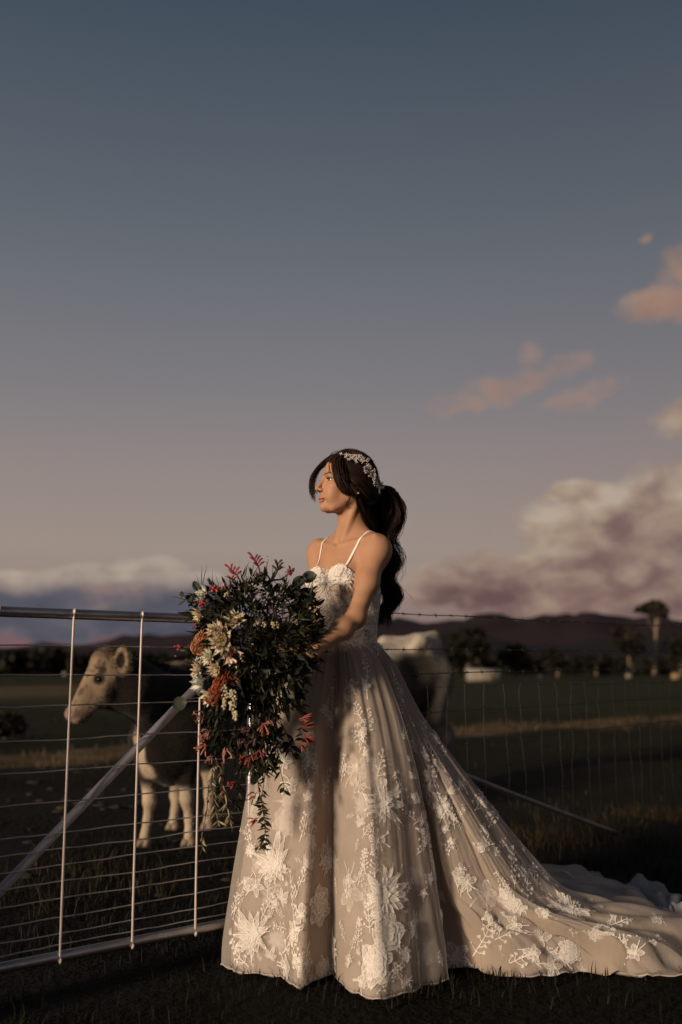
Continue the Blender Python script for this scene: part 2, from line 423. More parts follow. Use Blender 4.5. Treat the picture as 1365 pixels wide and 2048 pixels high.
def hgt(x, y):
    x = np.asarray(x, float); y = np.asarray(y, float)
    r = np.hypot(x, y)
    near = np.clip((r-4.5)/3, 0, 1)
    h = near*(0.030*np.sin(x*1.7+y*0.9)+0.022*np.sin(y*2.3-x*1.1+1.0)+0.018*np.sin(x*4.1+2)*np.sin(y*3.7))
    h = h+np.clip((r-30)/60, 0, 1)*0.10*np.sin(x*0.06+1.3)*np.sin(y*0.045)
    return h
def ground():
    a = np.concatenate([np.linspace(-9, 9, 91), np.geomspace(10, 9000, 42)]); a = np.concatenate([-np.geomspace(9000, 10, 42), a])
    b = np.concatenate([-np.geomspace(9000, 3, 24), np.linspace(-1.5, 24, 131), np.geomspace(25, 9000, 60)])
    X, Y = np.meshgrid(a, b, indexing='ij'); Z = hgt(X, Y)
    V = np.stack([X, Y, Z], -1).reshape(-1, 3); n, m = len(a), len(b)
    i = np.arange(n-1)[:, None]*m; j = np.arange(m-1)[None]
    F = np.stack([i+j, i+m+j, i+m+j+1, i+j+1], -1).reshape(-1, 4)
    M_ = bpy.data.materials.new('pasture'); M_.use_nodes = True; k = NT(M_.node_tree); k.n.clear()
    p = k.node('ShaderNodeTexCoord').outputs['Object']; x, y, z = k.sep(p)
    q = k.m('ADD', k.m('MULTIPLY', k.m('SUBTRACT', x, F0[0]), FN[0]), k.m('MULTIPLY', k.m('SUBTRACT', y, F0[1]), FN[1]))
    dist = k.vm('LENGTH', p)
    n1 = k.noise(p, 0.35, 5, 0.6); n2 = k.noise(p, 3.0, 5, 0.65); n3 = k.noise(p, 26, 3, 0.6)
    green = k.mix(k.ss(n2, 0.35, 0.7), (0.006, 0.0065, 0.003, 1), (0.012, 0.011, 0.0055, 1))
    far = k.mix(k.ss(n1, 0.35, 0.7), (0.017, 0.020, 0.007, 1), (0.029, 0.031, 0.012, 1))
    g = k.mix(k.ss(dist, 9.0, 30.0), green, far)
    qd = k.m('ADD', q, k.m('MULTIPLY', k.m('SUBTRACT', n2, 0.5), 1.3))
    tan = (0.12, 0.085, 0.05, 1)
    s1 = k.m('SUBTRACT', 1.0, k.ss(k.m('ABSOLUTE', k.m('ADD', qd, 8.0)), 0.25, 1.0))
    s2 = k.m('MULTIPLY', k.m('SUBTRACT', 1.0, k.ss(k.m('ABSOLUTE', k.m('ADD', qd, 40.0)), 5.0, 16.0)), k.ss(x, -4.0, -10.0))
    g = k.mix(k.m('MULTIPLY', k.m('MAXIMUM', s1, s2), k.ss(n2, 0.25, 0.6)), g, tan)
    # trampled mud where the cattle stand behind the gate
    mud = k.m('MULTIPLY', k.m('SUBTRACT', 1.0, k.ss(k.m('ABSOLUTE', k.m('ADD', qd, 3.2)), 1.6, 3.4)), k.ss(x, 2.5, 0.0))
    mudc = k.mix(k.ss(n3, 0.3, 0.7), (0.005, 0.004, 0.0035, 1), (0.014, 0.0105, 0.0075, 1))
    g = k.mix(mud, g, mudc)
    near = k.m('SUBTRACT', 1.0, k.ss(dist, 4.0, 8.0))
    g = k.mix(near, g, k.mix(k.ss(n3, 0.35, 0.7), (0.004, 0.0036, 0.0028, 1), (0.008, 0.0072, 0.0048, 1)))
    b = k.node('ShaderNodeBsdfPrincipled'); k.put(b.inputs['Base Color'], g); b.inputs['Roughness'].default_value = 0.95
    b.inputs['Specular IOR Level'].default_value = 0.1
    bn = k.node('ShaderNodeBump'); bn.inputs['Strength'].default_value = 0.9; bn.inputs['Distance'].default_value = 0.05
    k.put(bn.inputs['Height'], k.m('ADD', k.m('MULTIPLY', n2, 1.2), n3)); k.l.new(bn.outputs[0], b.inputs['Normal'])
    o = k.node('ShaderNodeOutputMaterial'); k.l.new(b.outputs[0], o.inputs[0])
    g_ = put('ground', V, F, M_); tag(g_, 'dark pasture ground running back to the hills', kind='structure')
ground()

def blades(name, pts, hmin, hmax, width, cols, mat_, label, lean=0.35, seed=3):
    r = np.random.default_rng(seed); n = len(pts)
    h = r.uniform(hmin, hmax, n); an = r.uniform(0, 2*np.pi, n); la = r.uniform(0, 2*np.pi, n); ll = r.uniform(0.1, 1.0, n)*lean*2
    side = np.stack([np.cos(an), np.sin(an), 0*an], -1)*(width*r.uniform(0.6, 1.3, n))[:, None]
    ld = np.stack([np.cos(la)*ll*h, np.sin(la)*ll*h, 0*la], -1)
    up = np.stack([0*h, 0*h, h], -1)
    b = pts
    mid = b+up*0.55+ld*0.3; tip = b+up*(1-0.25*ll[:, None])+ld
    V = np.stack([b-side, b+side, mid-side*0.7, mid+side*0.7, tip], 1).reshape(-1, 3)
    i = np.arange(n)*5
    F4 = np.stack([i, i+1, i+3, i+2], -1); F3 = np.stack([i+2, i+3, i+4], -1)
    C = np.asarray(cols)[r.integers(0, len(cols), n)]*r.uniform(0.6, 1.25, (n, 1)); C = np.repeat(C, 5, 0)
    o = put(name, V, [F4, F3], mat_, col=C)
    return tag(o, label, kind='stuff')
M_GR = mat('grass_blade', (1, 1, 1), 0.7, attr=True, trans=0.25, spec=0.2)
def scatter(n, x0, x1, y0, y1, seed, dens=None):
    r = np.random.default_rng(seed)
    p = np.stack([r.uniform(x0, x1, n), r.uniform(y0, y1, n)], -1)
    if dens is not None: p = p[r.uniform(0, 1, len(p)) < dens(p)]
    return np.column_stack([p, hgt(p[:, 0], p[:, 1])])
def nz2(p, s, o=0.0):
    return np.array([noise.noise(Vector((a*s+o, b*s, o)))*0.5+0.5 for a, b in p[:, :2]])
def qof(p): return (p[:, 0]-F0[0])*FN[0]+(p[:, 1]-F0[1])*FN[1]
# grass round the feet, thin and dark
gp = scatter(26000, -1.7, 2.6, 2.5, 6.5, 11)
gp = gp[np.clip((nz2(gp, 2.2)-0.36)*3.2, 0.08, 1) > np.random.default_rng(5).uniform(0, 1, len(gp))]
blades('grass', gp, 0.02, 0.065, 0.0022, [(0.004, 0.0045, 0.002), (0.006, 0.006, 0.003), (0.011, 0.009, 0.005)], M_GR, 'short dark grass round the dress hem and gate')
tp = []
rt = np.random.default_rng(21)
for (px, py, n, sp) in ((1345, 1640, 420, 0.16), (1225, 1660, 150, 0.10), (1090, 1690, 210, 0.12), (1300, 1630, 130, 0.12), (985, 1690, 80, 0.08), (1130, 1650, 70, 0.10), (60, 1800, 150, 0.16), (235, 1765, 130, 0.12), (130, 1740, 160, 0.14), (300, 1790, 90, 0.10), (1130, 1695, 220, 0.12)):
    c = G(px, py); tp.append(np.column_stack([rt.normal(c[0], sp, n), rt.normal(c[1], sp*1.3, n), np.zeros(n)]))
tp = np.concatenate(tp); tp[:, 2] = hgt(tp[:, 0], tp[:, 1])
tp = tp[(tp[:, 0] > 0.9) | (qof(tp) < -0.05)]
blades('dry_grass', tp, 0.03, 0.13, 0.0020, [(0.028, 0.021, 0.010), (0.016, 0.014, 0.007), (0.05, 0.035, 0.017)], M_GR, 'tufts of dry grass under the wire fence', 0.5, 8)
# pasture behind the fence
pp = scatter(52000, -7, 12, 5.0, 26, 31, lambda p: np.clip(0.25+0.5*np.sin(p[:, 0]*1.3+p[:, 1])*np.sin(p[:, 1]*0.9), 0.1, 1))
qq = qof(pp); pp = pp[(qq < -0.3)]; qq = qof(pp)
strip = np.abs(qq+8+0.6*np.sin(pp[:, 0]*0.9)) < 0.95
keep = ~((np.abs(qq+3.2) < 2.2) & (pp[:, 0] < 1.2))
blades('pasture_grass', pp[~strip & keep], 0.025, 0.075, 0.005, [(0.010, 0.010, 0.005), (0.013, 0.012, 0.006), (0.018, 0.015, 0.008)], M_GR, 'rough pasture grass behind the fence', 0.4, 9)
sp_ = scatter(9000, -7, 12, 8, 24, 33); sp_ = sp_[np.abs(qof(sp_)+8+0.5*np.sin(sp_[:, 0]*0.9)) < 0.8]
blades('straw_grass', sp_, 0.05, 0.13, 0.007, [(0.10, 0.070, 0.040), (0.08, 0.056, 0.03), (0.12, 0.084, 0.048)], M_GR, 'strip of straw coloured grass across the paddock', 0.5, 10)
# clods of trampled earth
def clods():
    r = np.random.default_rng(4); mb = MB()
    for _ in range(120):
        if r.uniform() < 0.55: c = np.array([r.uniform(-4.5, -1.2), r.uniform(7.2, 10.6), 0])
        else: c = np.array([r.uniform(-3, 0.5), r.uniform(4.6, 8), 0])
        if qof(c[None])[0] > -0.5: continue
        c[2] = hgt(c[0], c[1]); s_ = r.uniform(0.02, 0.06)
        V, F = ball((0, 0, 0), (s_*r.uniform(0.7, 1.3), s_*r.uniform(0.7, 1.3), s_*r.uniform(0.18, 0.4)), 7, 5)
        V = V*(1+r.uniform(-0.4, 0.35, (len(V), 1)))
        k_ = r.uniform(0.7, 1.3); mb.add(V+c, F, np.array((0.024, 0.016, 0.010) if c[1] > 7.2 else (0.014, 0.011, 0.008))*k_)
    o = mb.put('mud_clods', mat('mud', (1, 1, 1), 0.9, attr=True, bump=0.6, bscale=40), smooth=False)
    tag(o, 'clods of trampled earth behind the gate', kind='stuff')
clods()

def ridge(name, dist, prof, depth, col, label, hazecol=None):
    """a range of hills: crest heights in px above the horizon at picture columns"""
    prof = sorted(prof); xs = np.array([p[0] for p in prof], float); ys = np.array([p[1] for p in prof], float)
    n = 160; px = np.linspace(xs[0], xs[-1], n); hh = np.interp(px, xs, ys)
    r = np.random.default_rng(int(dist)); 
    for w, a in ((9, 2.2), (23, 1.3), (51, 0.7)): hh = hh+a*np.sin(np.linspace(0, w, n)+r.uniform(0, 6))
    az = np.arctan((px-682.5)/FPX/math.cos(TH)*1.0)
    m = 14; V = []
    for j in range(m):
        f = j/(m-1); dd = dist-depth/2+depth*f
        z = np.maximum(hh, 2)/FPX*dist*np.sin(np.pi*np.clip(f*0.98+0.01, 0, 1))**0.8
        rough = np.array([noise.fractal(Vector((a*30, f*3.0, dist)), 1.0, 2.0, 4) for a in az])
        z = z*(1+0.22*rough*np.sin(np.pi*f)*(1 if j != m//2 else 0.2))-4*(j in (0, m-1))
        V.append(np.stack([np.sin(az)*dd, np.cos(az)*dd, z], -1))
    V = np.concatenate(V); i = np.arange(m-1)[:, None]*n; j = np.arange(n-1)[None]
    F = np.stack([i+j, i+j+1, i+n+j+1, i+n+j], -1).reshape(-1, 4)
    o = put(name, V, F, mat(name, col, 0.95, var=0.7, scale=0.004, spec=0.1, bump=0.5, bscale=0.02))
    tag(o, label, kind='structure')
ridge('hills', 2600, [(-1500, 60), (-700, 40), (-200, 30), (0, 34), (180, 42), (280, 52), (400, 70), (560, 86), (700, 94), (790, 97), (860, 90), (950, 92), (1060, 96), (1180, 99), (1240, 94), (1300, 99), (1370, 86), (1600, 112), (2600, 70)], 1300, (0.026, 0.0175, 0.022), 'dark range of hills along the horizon')
ridge('foothills', 1500, [(-1500, 30), (-200, 26), (200, 30), (420, 40), (700, 62), (900, 66), (1000, 50), (1150, 46), (1300, 60), (1500, 58), (2600, 40)], 700, (0.014, 0.014, 0.019), 'low shaded foothills before the range')

M_LEAF = mat('gum_leaf', (1, 1, 1), 0.6, attr=True, trans=0.2, spec=0.2)
M_BARK = mat('pale_bark', (0.27, 0.20, 0.15), 0.9, var=0.6, scale=3.0, bump=0.4, bscale=8)
M_BARKD = mat('dark_bark', (0.10, 0.075, 0.055), 0.9, var=0.5, scale=3.0)
def tree(base, height, crown, name, label, cols, bark, trunk_r, leaf=0.5, n=900, seed=1, group=None, limbs=5, lean=0.0):
    """crown: list of (dx, dy, z, rx, ry, rz) clumps above the base"""
    r = np.random.default_rng(seed); b = np.asarray(base, float)
    t_ = thing(name, b, label, 'tree', group)
    mb = MB(); top = np.array([lean, 0, height*0.78])
    path = catmull([b, b+top*0.35+np.array([0.02*height, 0, 0]), b+top*0.7, b+top], 9)
    mb.add(*tube(path, np.linspace(trunk_r, trunk_r*0.6, 9), 7))
    for q in range(limbs):
        c = crown[q % len(crown)]; e = b+np.array([c[0], c[1], c[2]])
        s_ = path[r.integers(6, 9)]
        mb.add(*tube(catmull([s_, (s_+e)/2+np.array([0, 0, -0.06*height]), e], 6), np.linspace(trunk_r*0.22, trunk_r*0.08, 6), 5))
    mb.put('trunk', bark, t_)
    lb = MB(); w = np.array([c[3]*c[4]*c[5] for c in crown])**0.66; w = (w/w.sum()*n).astype(int)+4
    VV = []; CC = []
    for c, k_ in zip(crown, w):
        cl = r.normal(0, 1, (max(3, k_//14), 3)); cl /= np.linalg.norm(cl, axis=1)[:, None]; cl *= r.uniform(0.55, 1.0, (len(cl), 1))
        p = cl[r.integers(0, len(cl), k_)]+r.normal(0, 0.20, (k_, 3))
        p = p*np.array(c[3:6])+b+np.array(c[:3])
        a = r.normal(0, 1, (k_, 3)); a /= np.linalg.norm(a, axis=1)[:, None]; bb = np.cross(a, r.normal(0, 1, (k_, 3))); bb /= np.linalg.norm(bb, axis=1)[:, None]
        s_ = leaf*r.uniform(0.5, 1.3, (k_, 1))
        VV.append(np.stack([p-a*s_, p+bb*s_*0.45, p+a*s_, p-bb*s_*0.45], 1).reshape(-1, 3))
        CC.append(np.repeat(np.asarray(cols)[r.integers(0, len(cols), k_)]*r.uniform(0.6, 1.3, (k_, 1)), 4, 0))
    V = np.concatenate(VV); F = np.arange(len(V)).reshape(-1, 4)
    put('crown', V, F, M_LEAF, t_, col=np.concatenate(CC), smooth=False)
    return t_
DK = [(0.009, 0.009, 0.006), (0.014, 0.013, 0.008), (0.019, 0.016, 0.010)]
TW = 'trees standing along the far paddock edge'
def far(px, dist): return np.array([(px-682.5)/FPX/math.cos(TH)*dist, dist, hgt((px-682.5)/FPX*dist, dist)])
k_ = 130/FPX
# tall gum with a mushroom crown, right
tree(far(1292, 130), 9.4, [(0.3, 0, 8.75, 1.3, 1.3, 0.65), (-0.8, 0.3, 8.55, 0.95, 1.1, 0.5), (1.35, 0, 8.45, 1.0, 1.0, 0.55), (0.5, -0.3, 9.2, 0.9, 0.9, 0.45), (1.9, 0.2, 7.9, 0.45, 0.5, 0.5), (0.0, 0.2, 8.3, 0.7, 0.8, 0.35), (0.7, 0, 8.0, 0.8, 0.8, 0.35)],
     'gum_tree', 'tall gum tree with pale bare trunk and a dark mushroom shaped crown', [(0.020, 0.020, 0.013), (0.034, 0.028, 0.018)], M_BARK, 0.21, 0.34, 2200, 3, TW, 3, 0.75)
tree(far(1243, 125), 7.4, [(0, 0, 4.6, 1.8, 1.5, 1.4), (-1.0, 0, 5.6, 1.1, 1.0, 0.9), (0.9, 0, 3.4, 1.3, 1.2, 1.0)], 'gum_tree', 'thin dusky gum tree just left of the tall pale trunked gum', [(0.014, 0.011, 0.008), (0.024, 0.019, 0.013)], mat('dusky_bark', (0.20, 0.15, 0.11), 0.9, var=0.5, scale=3.0), 0.13, 0.34, 1000, 4, TW, 5)
tree(far(1345, 128), 6.0, [(0, 0, 3.6, 2.4, 2.0, 1.6), (1.8, 0, 3.2, 2.2, 2, 1.5)], 'gum_tree', 'bushy dark tree just right of the tall pale trunked gum', DK, M_BARKD, 0.2, 0.4, 800, 14, TW, 5)
tree(far(930, 90), 5.0, [(-0.3, 0, 2.9, 1.7, 1.6, 1.1), (0.2, 0, 3.8, 1.35, 1.3, 0.75), (0.9, 0, 2.2, 1.0, 1.2, 0.9), (-1.4, 0, 2.0, 1.0, 1.0, 1.0)], 'dark_tree', 'broad dark tree rising beside the pale cow', DK, M_BARKD, 0.3, 0.34, 1500, 5, TW, 6)
tree(far(1018, 95), 3.6, [(0, 0, 2.2, 1.3, 1.2, 0.9), (0.2, 0, 2.9, 0.8, 0.8, 0.5), (0.7, 0, 1.5, 1.2, 1.2, 0.8)], 'dark_tree', 'small dark tree above the low white shed', DK, M_BARKD, 0.2, 0.32, 900, 6, TW, 5)
tree(far(1105, 105), 3.2, [(0, 0, 1.9, 1.7, 1.5, 0.8), (-0.6, 0, 2.4, 1.0, 1.0, 0.5), (1.2, 0, 1.5, 1.2, 1.2, 0.7)], 'dark_tree', 'low wide dark tree midway between the shed and the tall gum', DK, M_BARKD, 0.2, 0.32, 900, 7, TW, 5)
tree(far(1180, 120), 3.0, [(0, 0, 1.6, 1.9, 1.6, 0.8), (1.2, 0, 1.9, 1.2, 1.0, 0.7)], 'dark_tree', 'low dark bush tree left of the thin dusky gum', DK, M_BARKD, 0.2, 0.34, 700, 8, TW, 5)
# the wood along the far side reads as one mass
def wood():
    r = np.random.default_rng(12); VV = []; CC = []
    for px in np.arange(-500, 2000, 13):
        dist = r.uniform(140, 175); b = far(px, dist)
        top = 46 if px < 160 else (36 if px < 420 else (30 if px < 900 else 26))
        hh = r.uniform(0.72, 1.04)*top/FPX*dist+0.9; k_ = 120
        p = r.normal(0, 1, (k_, 3)); p /= np.linalg.norm(p, axis=1)[:, None]; p *= r.uniform(0.5, 1, (k_, 1))
        p = p*np.array([1.3, 1.3, hh*0.5])+b+np.array([0, 0, hh*0.47])
        a = r.normal(0, 1, (k_, 3)); a /= np.linalg.norm(a, axis=1)[:, None]; bb = np.cross(a, r.normal(0, 1, (k_, 3))); bb /= np.linalg.norm(bb, axis=1)[:, None]
        s_ = r.uniform(0.35, 0.8, (k_, 1))
        VV.append(np.stack([p-a*s_, p+bb*s_*0.7, p+a*s_, p-bb*s_*0.7], 1).reshape(-1, 3))
        CC.append(np.repeat(np.asarray(DK)[r.integers(0, 3, k_)]*r.uniform(0.5, 1.1), 4, 0))
    V = np.concatenate(VV); o = put('woods', V, np.arange(len(V)).reshape(-1, 4), M_LEAF, col=np.concatenate(CC), smooth=False)
    tag(o, 'dark far-off wood along the foot of the hills', kind='stuff')
wood()

# small pale things in the far paddock
M_WH = mat('weathered_white', (0.20, 0.175, 0.145), 0.8, var=0.4, scale=2.0)
M_RUST = mat('rusty_tin', (0.14, 0.085, 0.055), 0.8, var=0.5, scale=3)
def shed(px, py, w, h, dep, label):
    b = G(px, py); b[2] = hgt(b[0], b[1])
    t_ = thing('farm_shed', b, label, 'shed')
    mb = MB(); mb.add(*box(b+[0, -dep/2, h*0.36], (w, 0.05, h*0.72))); mb.add(*box(b+[0, dep/2, h*0.36], (w, 0.05, h*0.72)))
    mb.add(*box(b+[-w/2+0.026, 0, h*0.36], (0.05, dep-0.06, h*0.72))); mb.add(*box(b+[w/2-0.026, 0, h*0.36], (0.05, dep-0.06, h*0.72)))
    mb.put('wall', M_WH, t_, smooth=False)
    V = np.array([[-w/2-.1, -dep/2-.12, h*.72], [w/2+.1, -dep/2-.12, h*.72], [w/2+.1, 0, h], [-w/2-.1, 0, h], [-w/2-.1, dep/2+.12, h*.72], [w/2+.1, dep/2+.12, h*.72]])+b
    V = np.vstack([V, V+[0, 0, 0.05]])
    put('roof', V, np.array([[0, 3, 2, 1], [3, 4, 5, 2], [6, 7, 8, 9], [9, 8, 11, 10], [0, 1, 7, 6], [4, 10, 11, 5], [0, 6, 9, 3], [3, 9, 10, 4], [1, 2, 8, 7], [2, 5, 11, 8]]), mat('pale_tin_roof', (0.28, 0.26, 0.23), 0.6), t_, smooth=False)
    put('door', *box(b+[w*0.2, -dep/2-0.045, h*0.30], (w*0.16, 0.03, h*0.58)), mat('dark_wood_door', (0.12, 0.09, 0.07), 0.8), t_, smooth=False)
shed(966, 1361, 2.6, 0.95, 1.6, 'low white shed in the far paddock under the dark trees')
def bale(px, py, r_, label, m_):
    b = G(px, py); b[2] = hgt(b[0], b[1])
    a = np.linspace(0, 1, 6); path = b+np.array([0, 0, r_])+np.outer(a-0.5, [r_*1.9, r_*0.5, 0])
    o = put('hay_bale', *tube(path, np.array([0.88, 1, 1.0, 1.0, 1, 0.88])*r_, 12), m_, org=b)
    return tag(o, label, 'hay bale', 'pale bales scattered in the far paddock')
bale(1051, 1348, 0.36, 'pale wrapped bale near the right end of the low white shed', M_WH)
bale(1079, 1357, 0.22, 'small pale bale lying in front of the low wide dark tree', M_WH)
bale(1258, 1357, 0.24, 'small pale bale in the open grass left of the tall gum', M_WH)
bale(1352, 1360, 0.30, 'straw coloured bale at the right edge of the picture', mat('straw_bale', (0.26, 0.18, 0.10), 0.9, var=0.4, scale=6))
bale(1218, 1348, 0.36, 'pale tan bale under the thin dusky gum', M_RUST)
# low posts in the left paddock
def stake(px, py, h, r_, label, m_):
    b = G(px, py); b[2] = hgt(b[0], b[1])-0.05
    path = np.array([b, b+[0.01, 0, h*0.5], b+[0.0, 0.01, h+0.05]])
    o = put('stake', *tube(path, [r_, r_, r_*0.9], 7), m_, org=b); return tag(o, label, 'stake')
stake(51, 1475, 0.16, 0.035, 'short pale stake standing in the grass left of the cow', M_WH)
stake(130, 1352, 0.45, 0.3, 'pale stump at the edge of the dark wood, left', M_WH)
def bush(px, py, w, h, label, seed=2):
    b = G(px, py); b[2] = hgt(b[0], b[1]); r = np.random.default_rng(seed); t_ = thing('low_bush', b, label, 'bush')
    n = 700; p = r.normal(0, 1, (n, 3)); p /= np.linalg.norm(p, axis=1)[:, None]; p *= r.uniform(0.4, 1, (n, 1)); p = p*np.array([w, w*0.8, h*0.5])+b+np.array([0, 0, h*0.5])
    a = r.normal(0, 1, (n, 3)); a /= np.linalg.norm(a, axis=1)[:, None]; bb = np.cross(a, r.normal(0, 1, (n, 3))); bb /= np.linalg.norm(bb, axis=1)[:, None]
    s_ = r.uniform(0.03, 0.08, (n, 1)); V = np.stack([p-a*s_, p+bb*s_*.5, p+a*s_, p-bb*s_*.5], 1).reshape(-1, 3)
    put('foliage', V, np.arange(len(V)).reshape(-1, 4), M_LEAF, t_, col=np.repeat(np.asarray(DK)[r.integers(0, 3, n)], 4, 0), smooth=False)
    mb = MB()
    for q in range(6): mb.add(*tube(catmull([b, b+[r.uniform(-w, w)*.4, r.uniform(-w, w)*.3, h*.5], b+[r.uniform(-w, w)*.8, r.uniform(-w, w)*.6, h*.9]], 5), [.012, .01, .008, .006, .004], 5))
    mb.put('stem', M_BARKD, t_)
bush(5, 1478, 0.33, 0.42, 'dark low bush in the paddock left of the short pale stake')
# ------------------------------------------------------------------ farm gate and wire fence (one straight run)
def onfence(px, py, off=0.0):
    d = pix_dir(px, py); o = np.array([0, 0, H]); f0 = F0+FN*off
    tt = np.dot(f0-o, FN)/np.dot(d, FN); p = o+d*tt
    return float(np.dot(p-F0, FD)), float(p[2])
M_GAL = mat('galvanised_pipe', (0.36, 0.35, 0.37), 0.36, metal=0.9, var=0.35, scale=14, bump=0.15, bscale=90)
M_ROD = mat('galvanised_rod', (0.58, 0.50, 0.48), 0.42, metal=0.15, var=0.2, scale=25)
M_WIRE = mat('galvanised_wire', (0.36, 0.34, 0.34), 0.5, metal=0.5)
M_OLDW = mat('weathered_wire', (0.045, 0.038, 0.034), 0.7, metal=0.3, var=0.4, scale=9)
M_STAY = mat('netting_wire', (0.085, 0.078, 0.066), 0.6, metal=0.4)
M_POST = mat('grey_timber', (0.24, 0.20, 0.16), 0.9, var=0.6, scale=9, bump=0.6, bscale=25)
tR = onfence(503, 1500)[0]
zT0 = onfence(0, 1221)[1]; zT1 = onfence(390, 1239)[1]; zT = (zT0+zT1)/2
zB = (onfence(0, 1936)[1]+onfence(400, 1858)[1])/2
tL = onfence(-175, 1500)[0]
def gate():
    g = thing('farm_gate', fpt(tL, 0), 'galvanised pipe farm gate with slanted brace and horizontal wires', 'gate')
    q = lambda a, b, n=2: np.linspace(a, b, n)
    put('top_rail', *tube(q(fpt(tL, zT), fpt(tR, zT), 12), 0.0165, 16), M_GAL, g)
    put('bottom_rail', *tube(q(fpt(tL, zB), fpt(tR, zB), 12), 0.0165, 16), M_GAL, g)
    put('end_stile', *tube(q(fpt(tL, zB-0.016), fpt(tL, zT+0.016), 8), 0.0172, 16), M_GAL, g)
    put('end_stile', *tube(q(fpt(tR, zB-0.016), fpt(tR, zT+0.016), 8), 0.0172, 16), M_GAL, g)
    a = onfence(0, 1788, -0.02); b = onfence(366, 1404, -0.02); s_ = (b[1]-a[1])/(b[0]-a[0])
    ta = a[0]+(zB-a[1])/s_; tb = tR-0.02
    put('brace_pipe', *tube(q(fpt(ta, zB+0.01, -0.02), fpt(tb, min(a[1]+s_*(tb-a[0]), zT-0.01), -0.02), 14), 0.0152, 16), mat('dull_galvanised_pipe', (0.31, 0.30, 0.335), 0.5, metal=0.35, var=0.3, scale=12, bump=0.15, bscale=80), g)
    ups = [onfence(142, 1300)[0], onfence(279, 1300)[0], onfence(398, 1350)[0]]
    d_ = ups[1]-ups[0]; tt = ups[0]-d_
    while tt > tL+0.05: ups.append(tt); tt -= d_
    for k, tu in enumerate(ups):
        p = np.array([fpt(tu, zB-0.004, 0.022), fpt(tu, zB+0.03, 0.0125), fpt(tu, (zB+zT)/2, 0.0095), fpt(tu, zT-0.03, 0.0125), fpt(tu, zT+0.004, 0.022)])
        o = put('upright_rod', *tube(catmull(p, 24), 0.0039, 8), M_ROD, g)
        for zz in (zB, zT):
            put('rod_clip', *tube(fpt(tu, zz)+np.outer(np.linspace(-0.004, 0.004, 3), FD), 0.0174, 14), M_GAL, o)
    ys = [1290, 1350.5, 1413, 1482, 1548, 1614, 1679, 1714, 1748, 1783, 1818, 1853, 1887, 1914]
    r = np.random.default_rng(2)
    for y in ys:
        z = onfence(0, y)[1]; n = 30; tt = np.linspace(tL, tR, n)
        w = np.cumsum(r.normal(0, 0.0010, n)); w -= np.linspace(w[0], w[-1], n)
        pts = np.array([fpt(a_, z+b_, 0.001) for a_, b_ in zip(tt, w)])
        put('gate_wire', *tube(pts, 0.0021, 6), M_WIRE, g)
    put('hinge', *tube(q(fpt(tR+0.012, zT-0.08), fpt(tR+0.075, zT-0.08), 3), 0.011, 8), M_GAL, g)
    put('hinge', *tube(q(fpt(tR+0.012, zB+0.1), fpt(tR+0.075, zB+0.1), 3), 0.011, 8), M_GAL, g)
gate()
def post(tp, h, r_, label, off=0.0, grp='timber posts of the wire fence'):
    b = fpt(tp, 0, off); b[2] = float(hgt(b[0], b[1]))
    rr = np.random.default_rng(int(tp*10)+50); path = np.array([b+[rr.uniform(-.004, .004), rr.uniform(-.004, .004), z] for z in np.linspace(-0.1, h, 8)])
    o = put('fence_post', *tube(path, r_*(1+rr.uniform(-0.05, 0.05, 8)), 14), M_POST, org=b)
    return tag(o, label, 'fence post', grp)
tP = tR+0.135
post(tP, 1.13, 0.06, 'round grey timber strainer post the gate hangs on, behind the bride')
post(5.3, 1.15, 0.05, 'round grey timber post beyond the right edge of the picture, first after the gate')
post(9.4, 1.15, 0.05, 'round grey timber post beyond the right edge of the picture, second after the gate')
post(tL-0.11, 1.18, 0.07, 'round grey timber latch post at the free end of the gate')
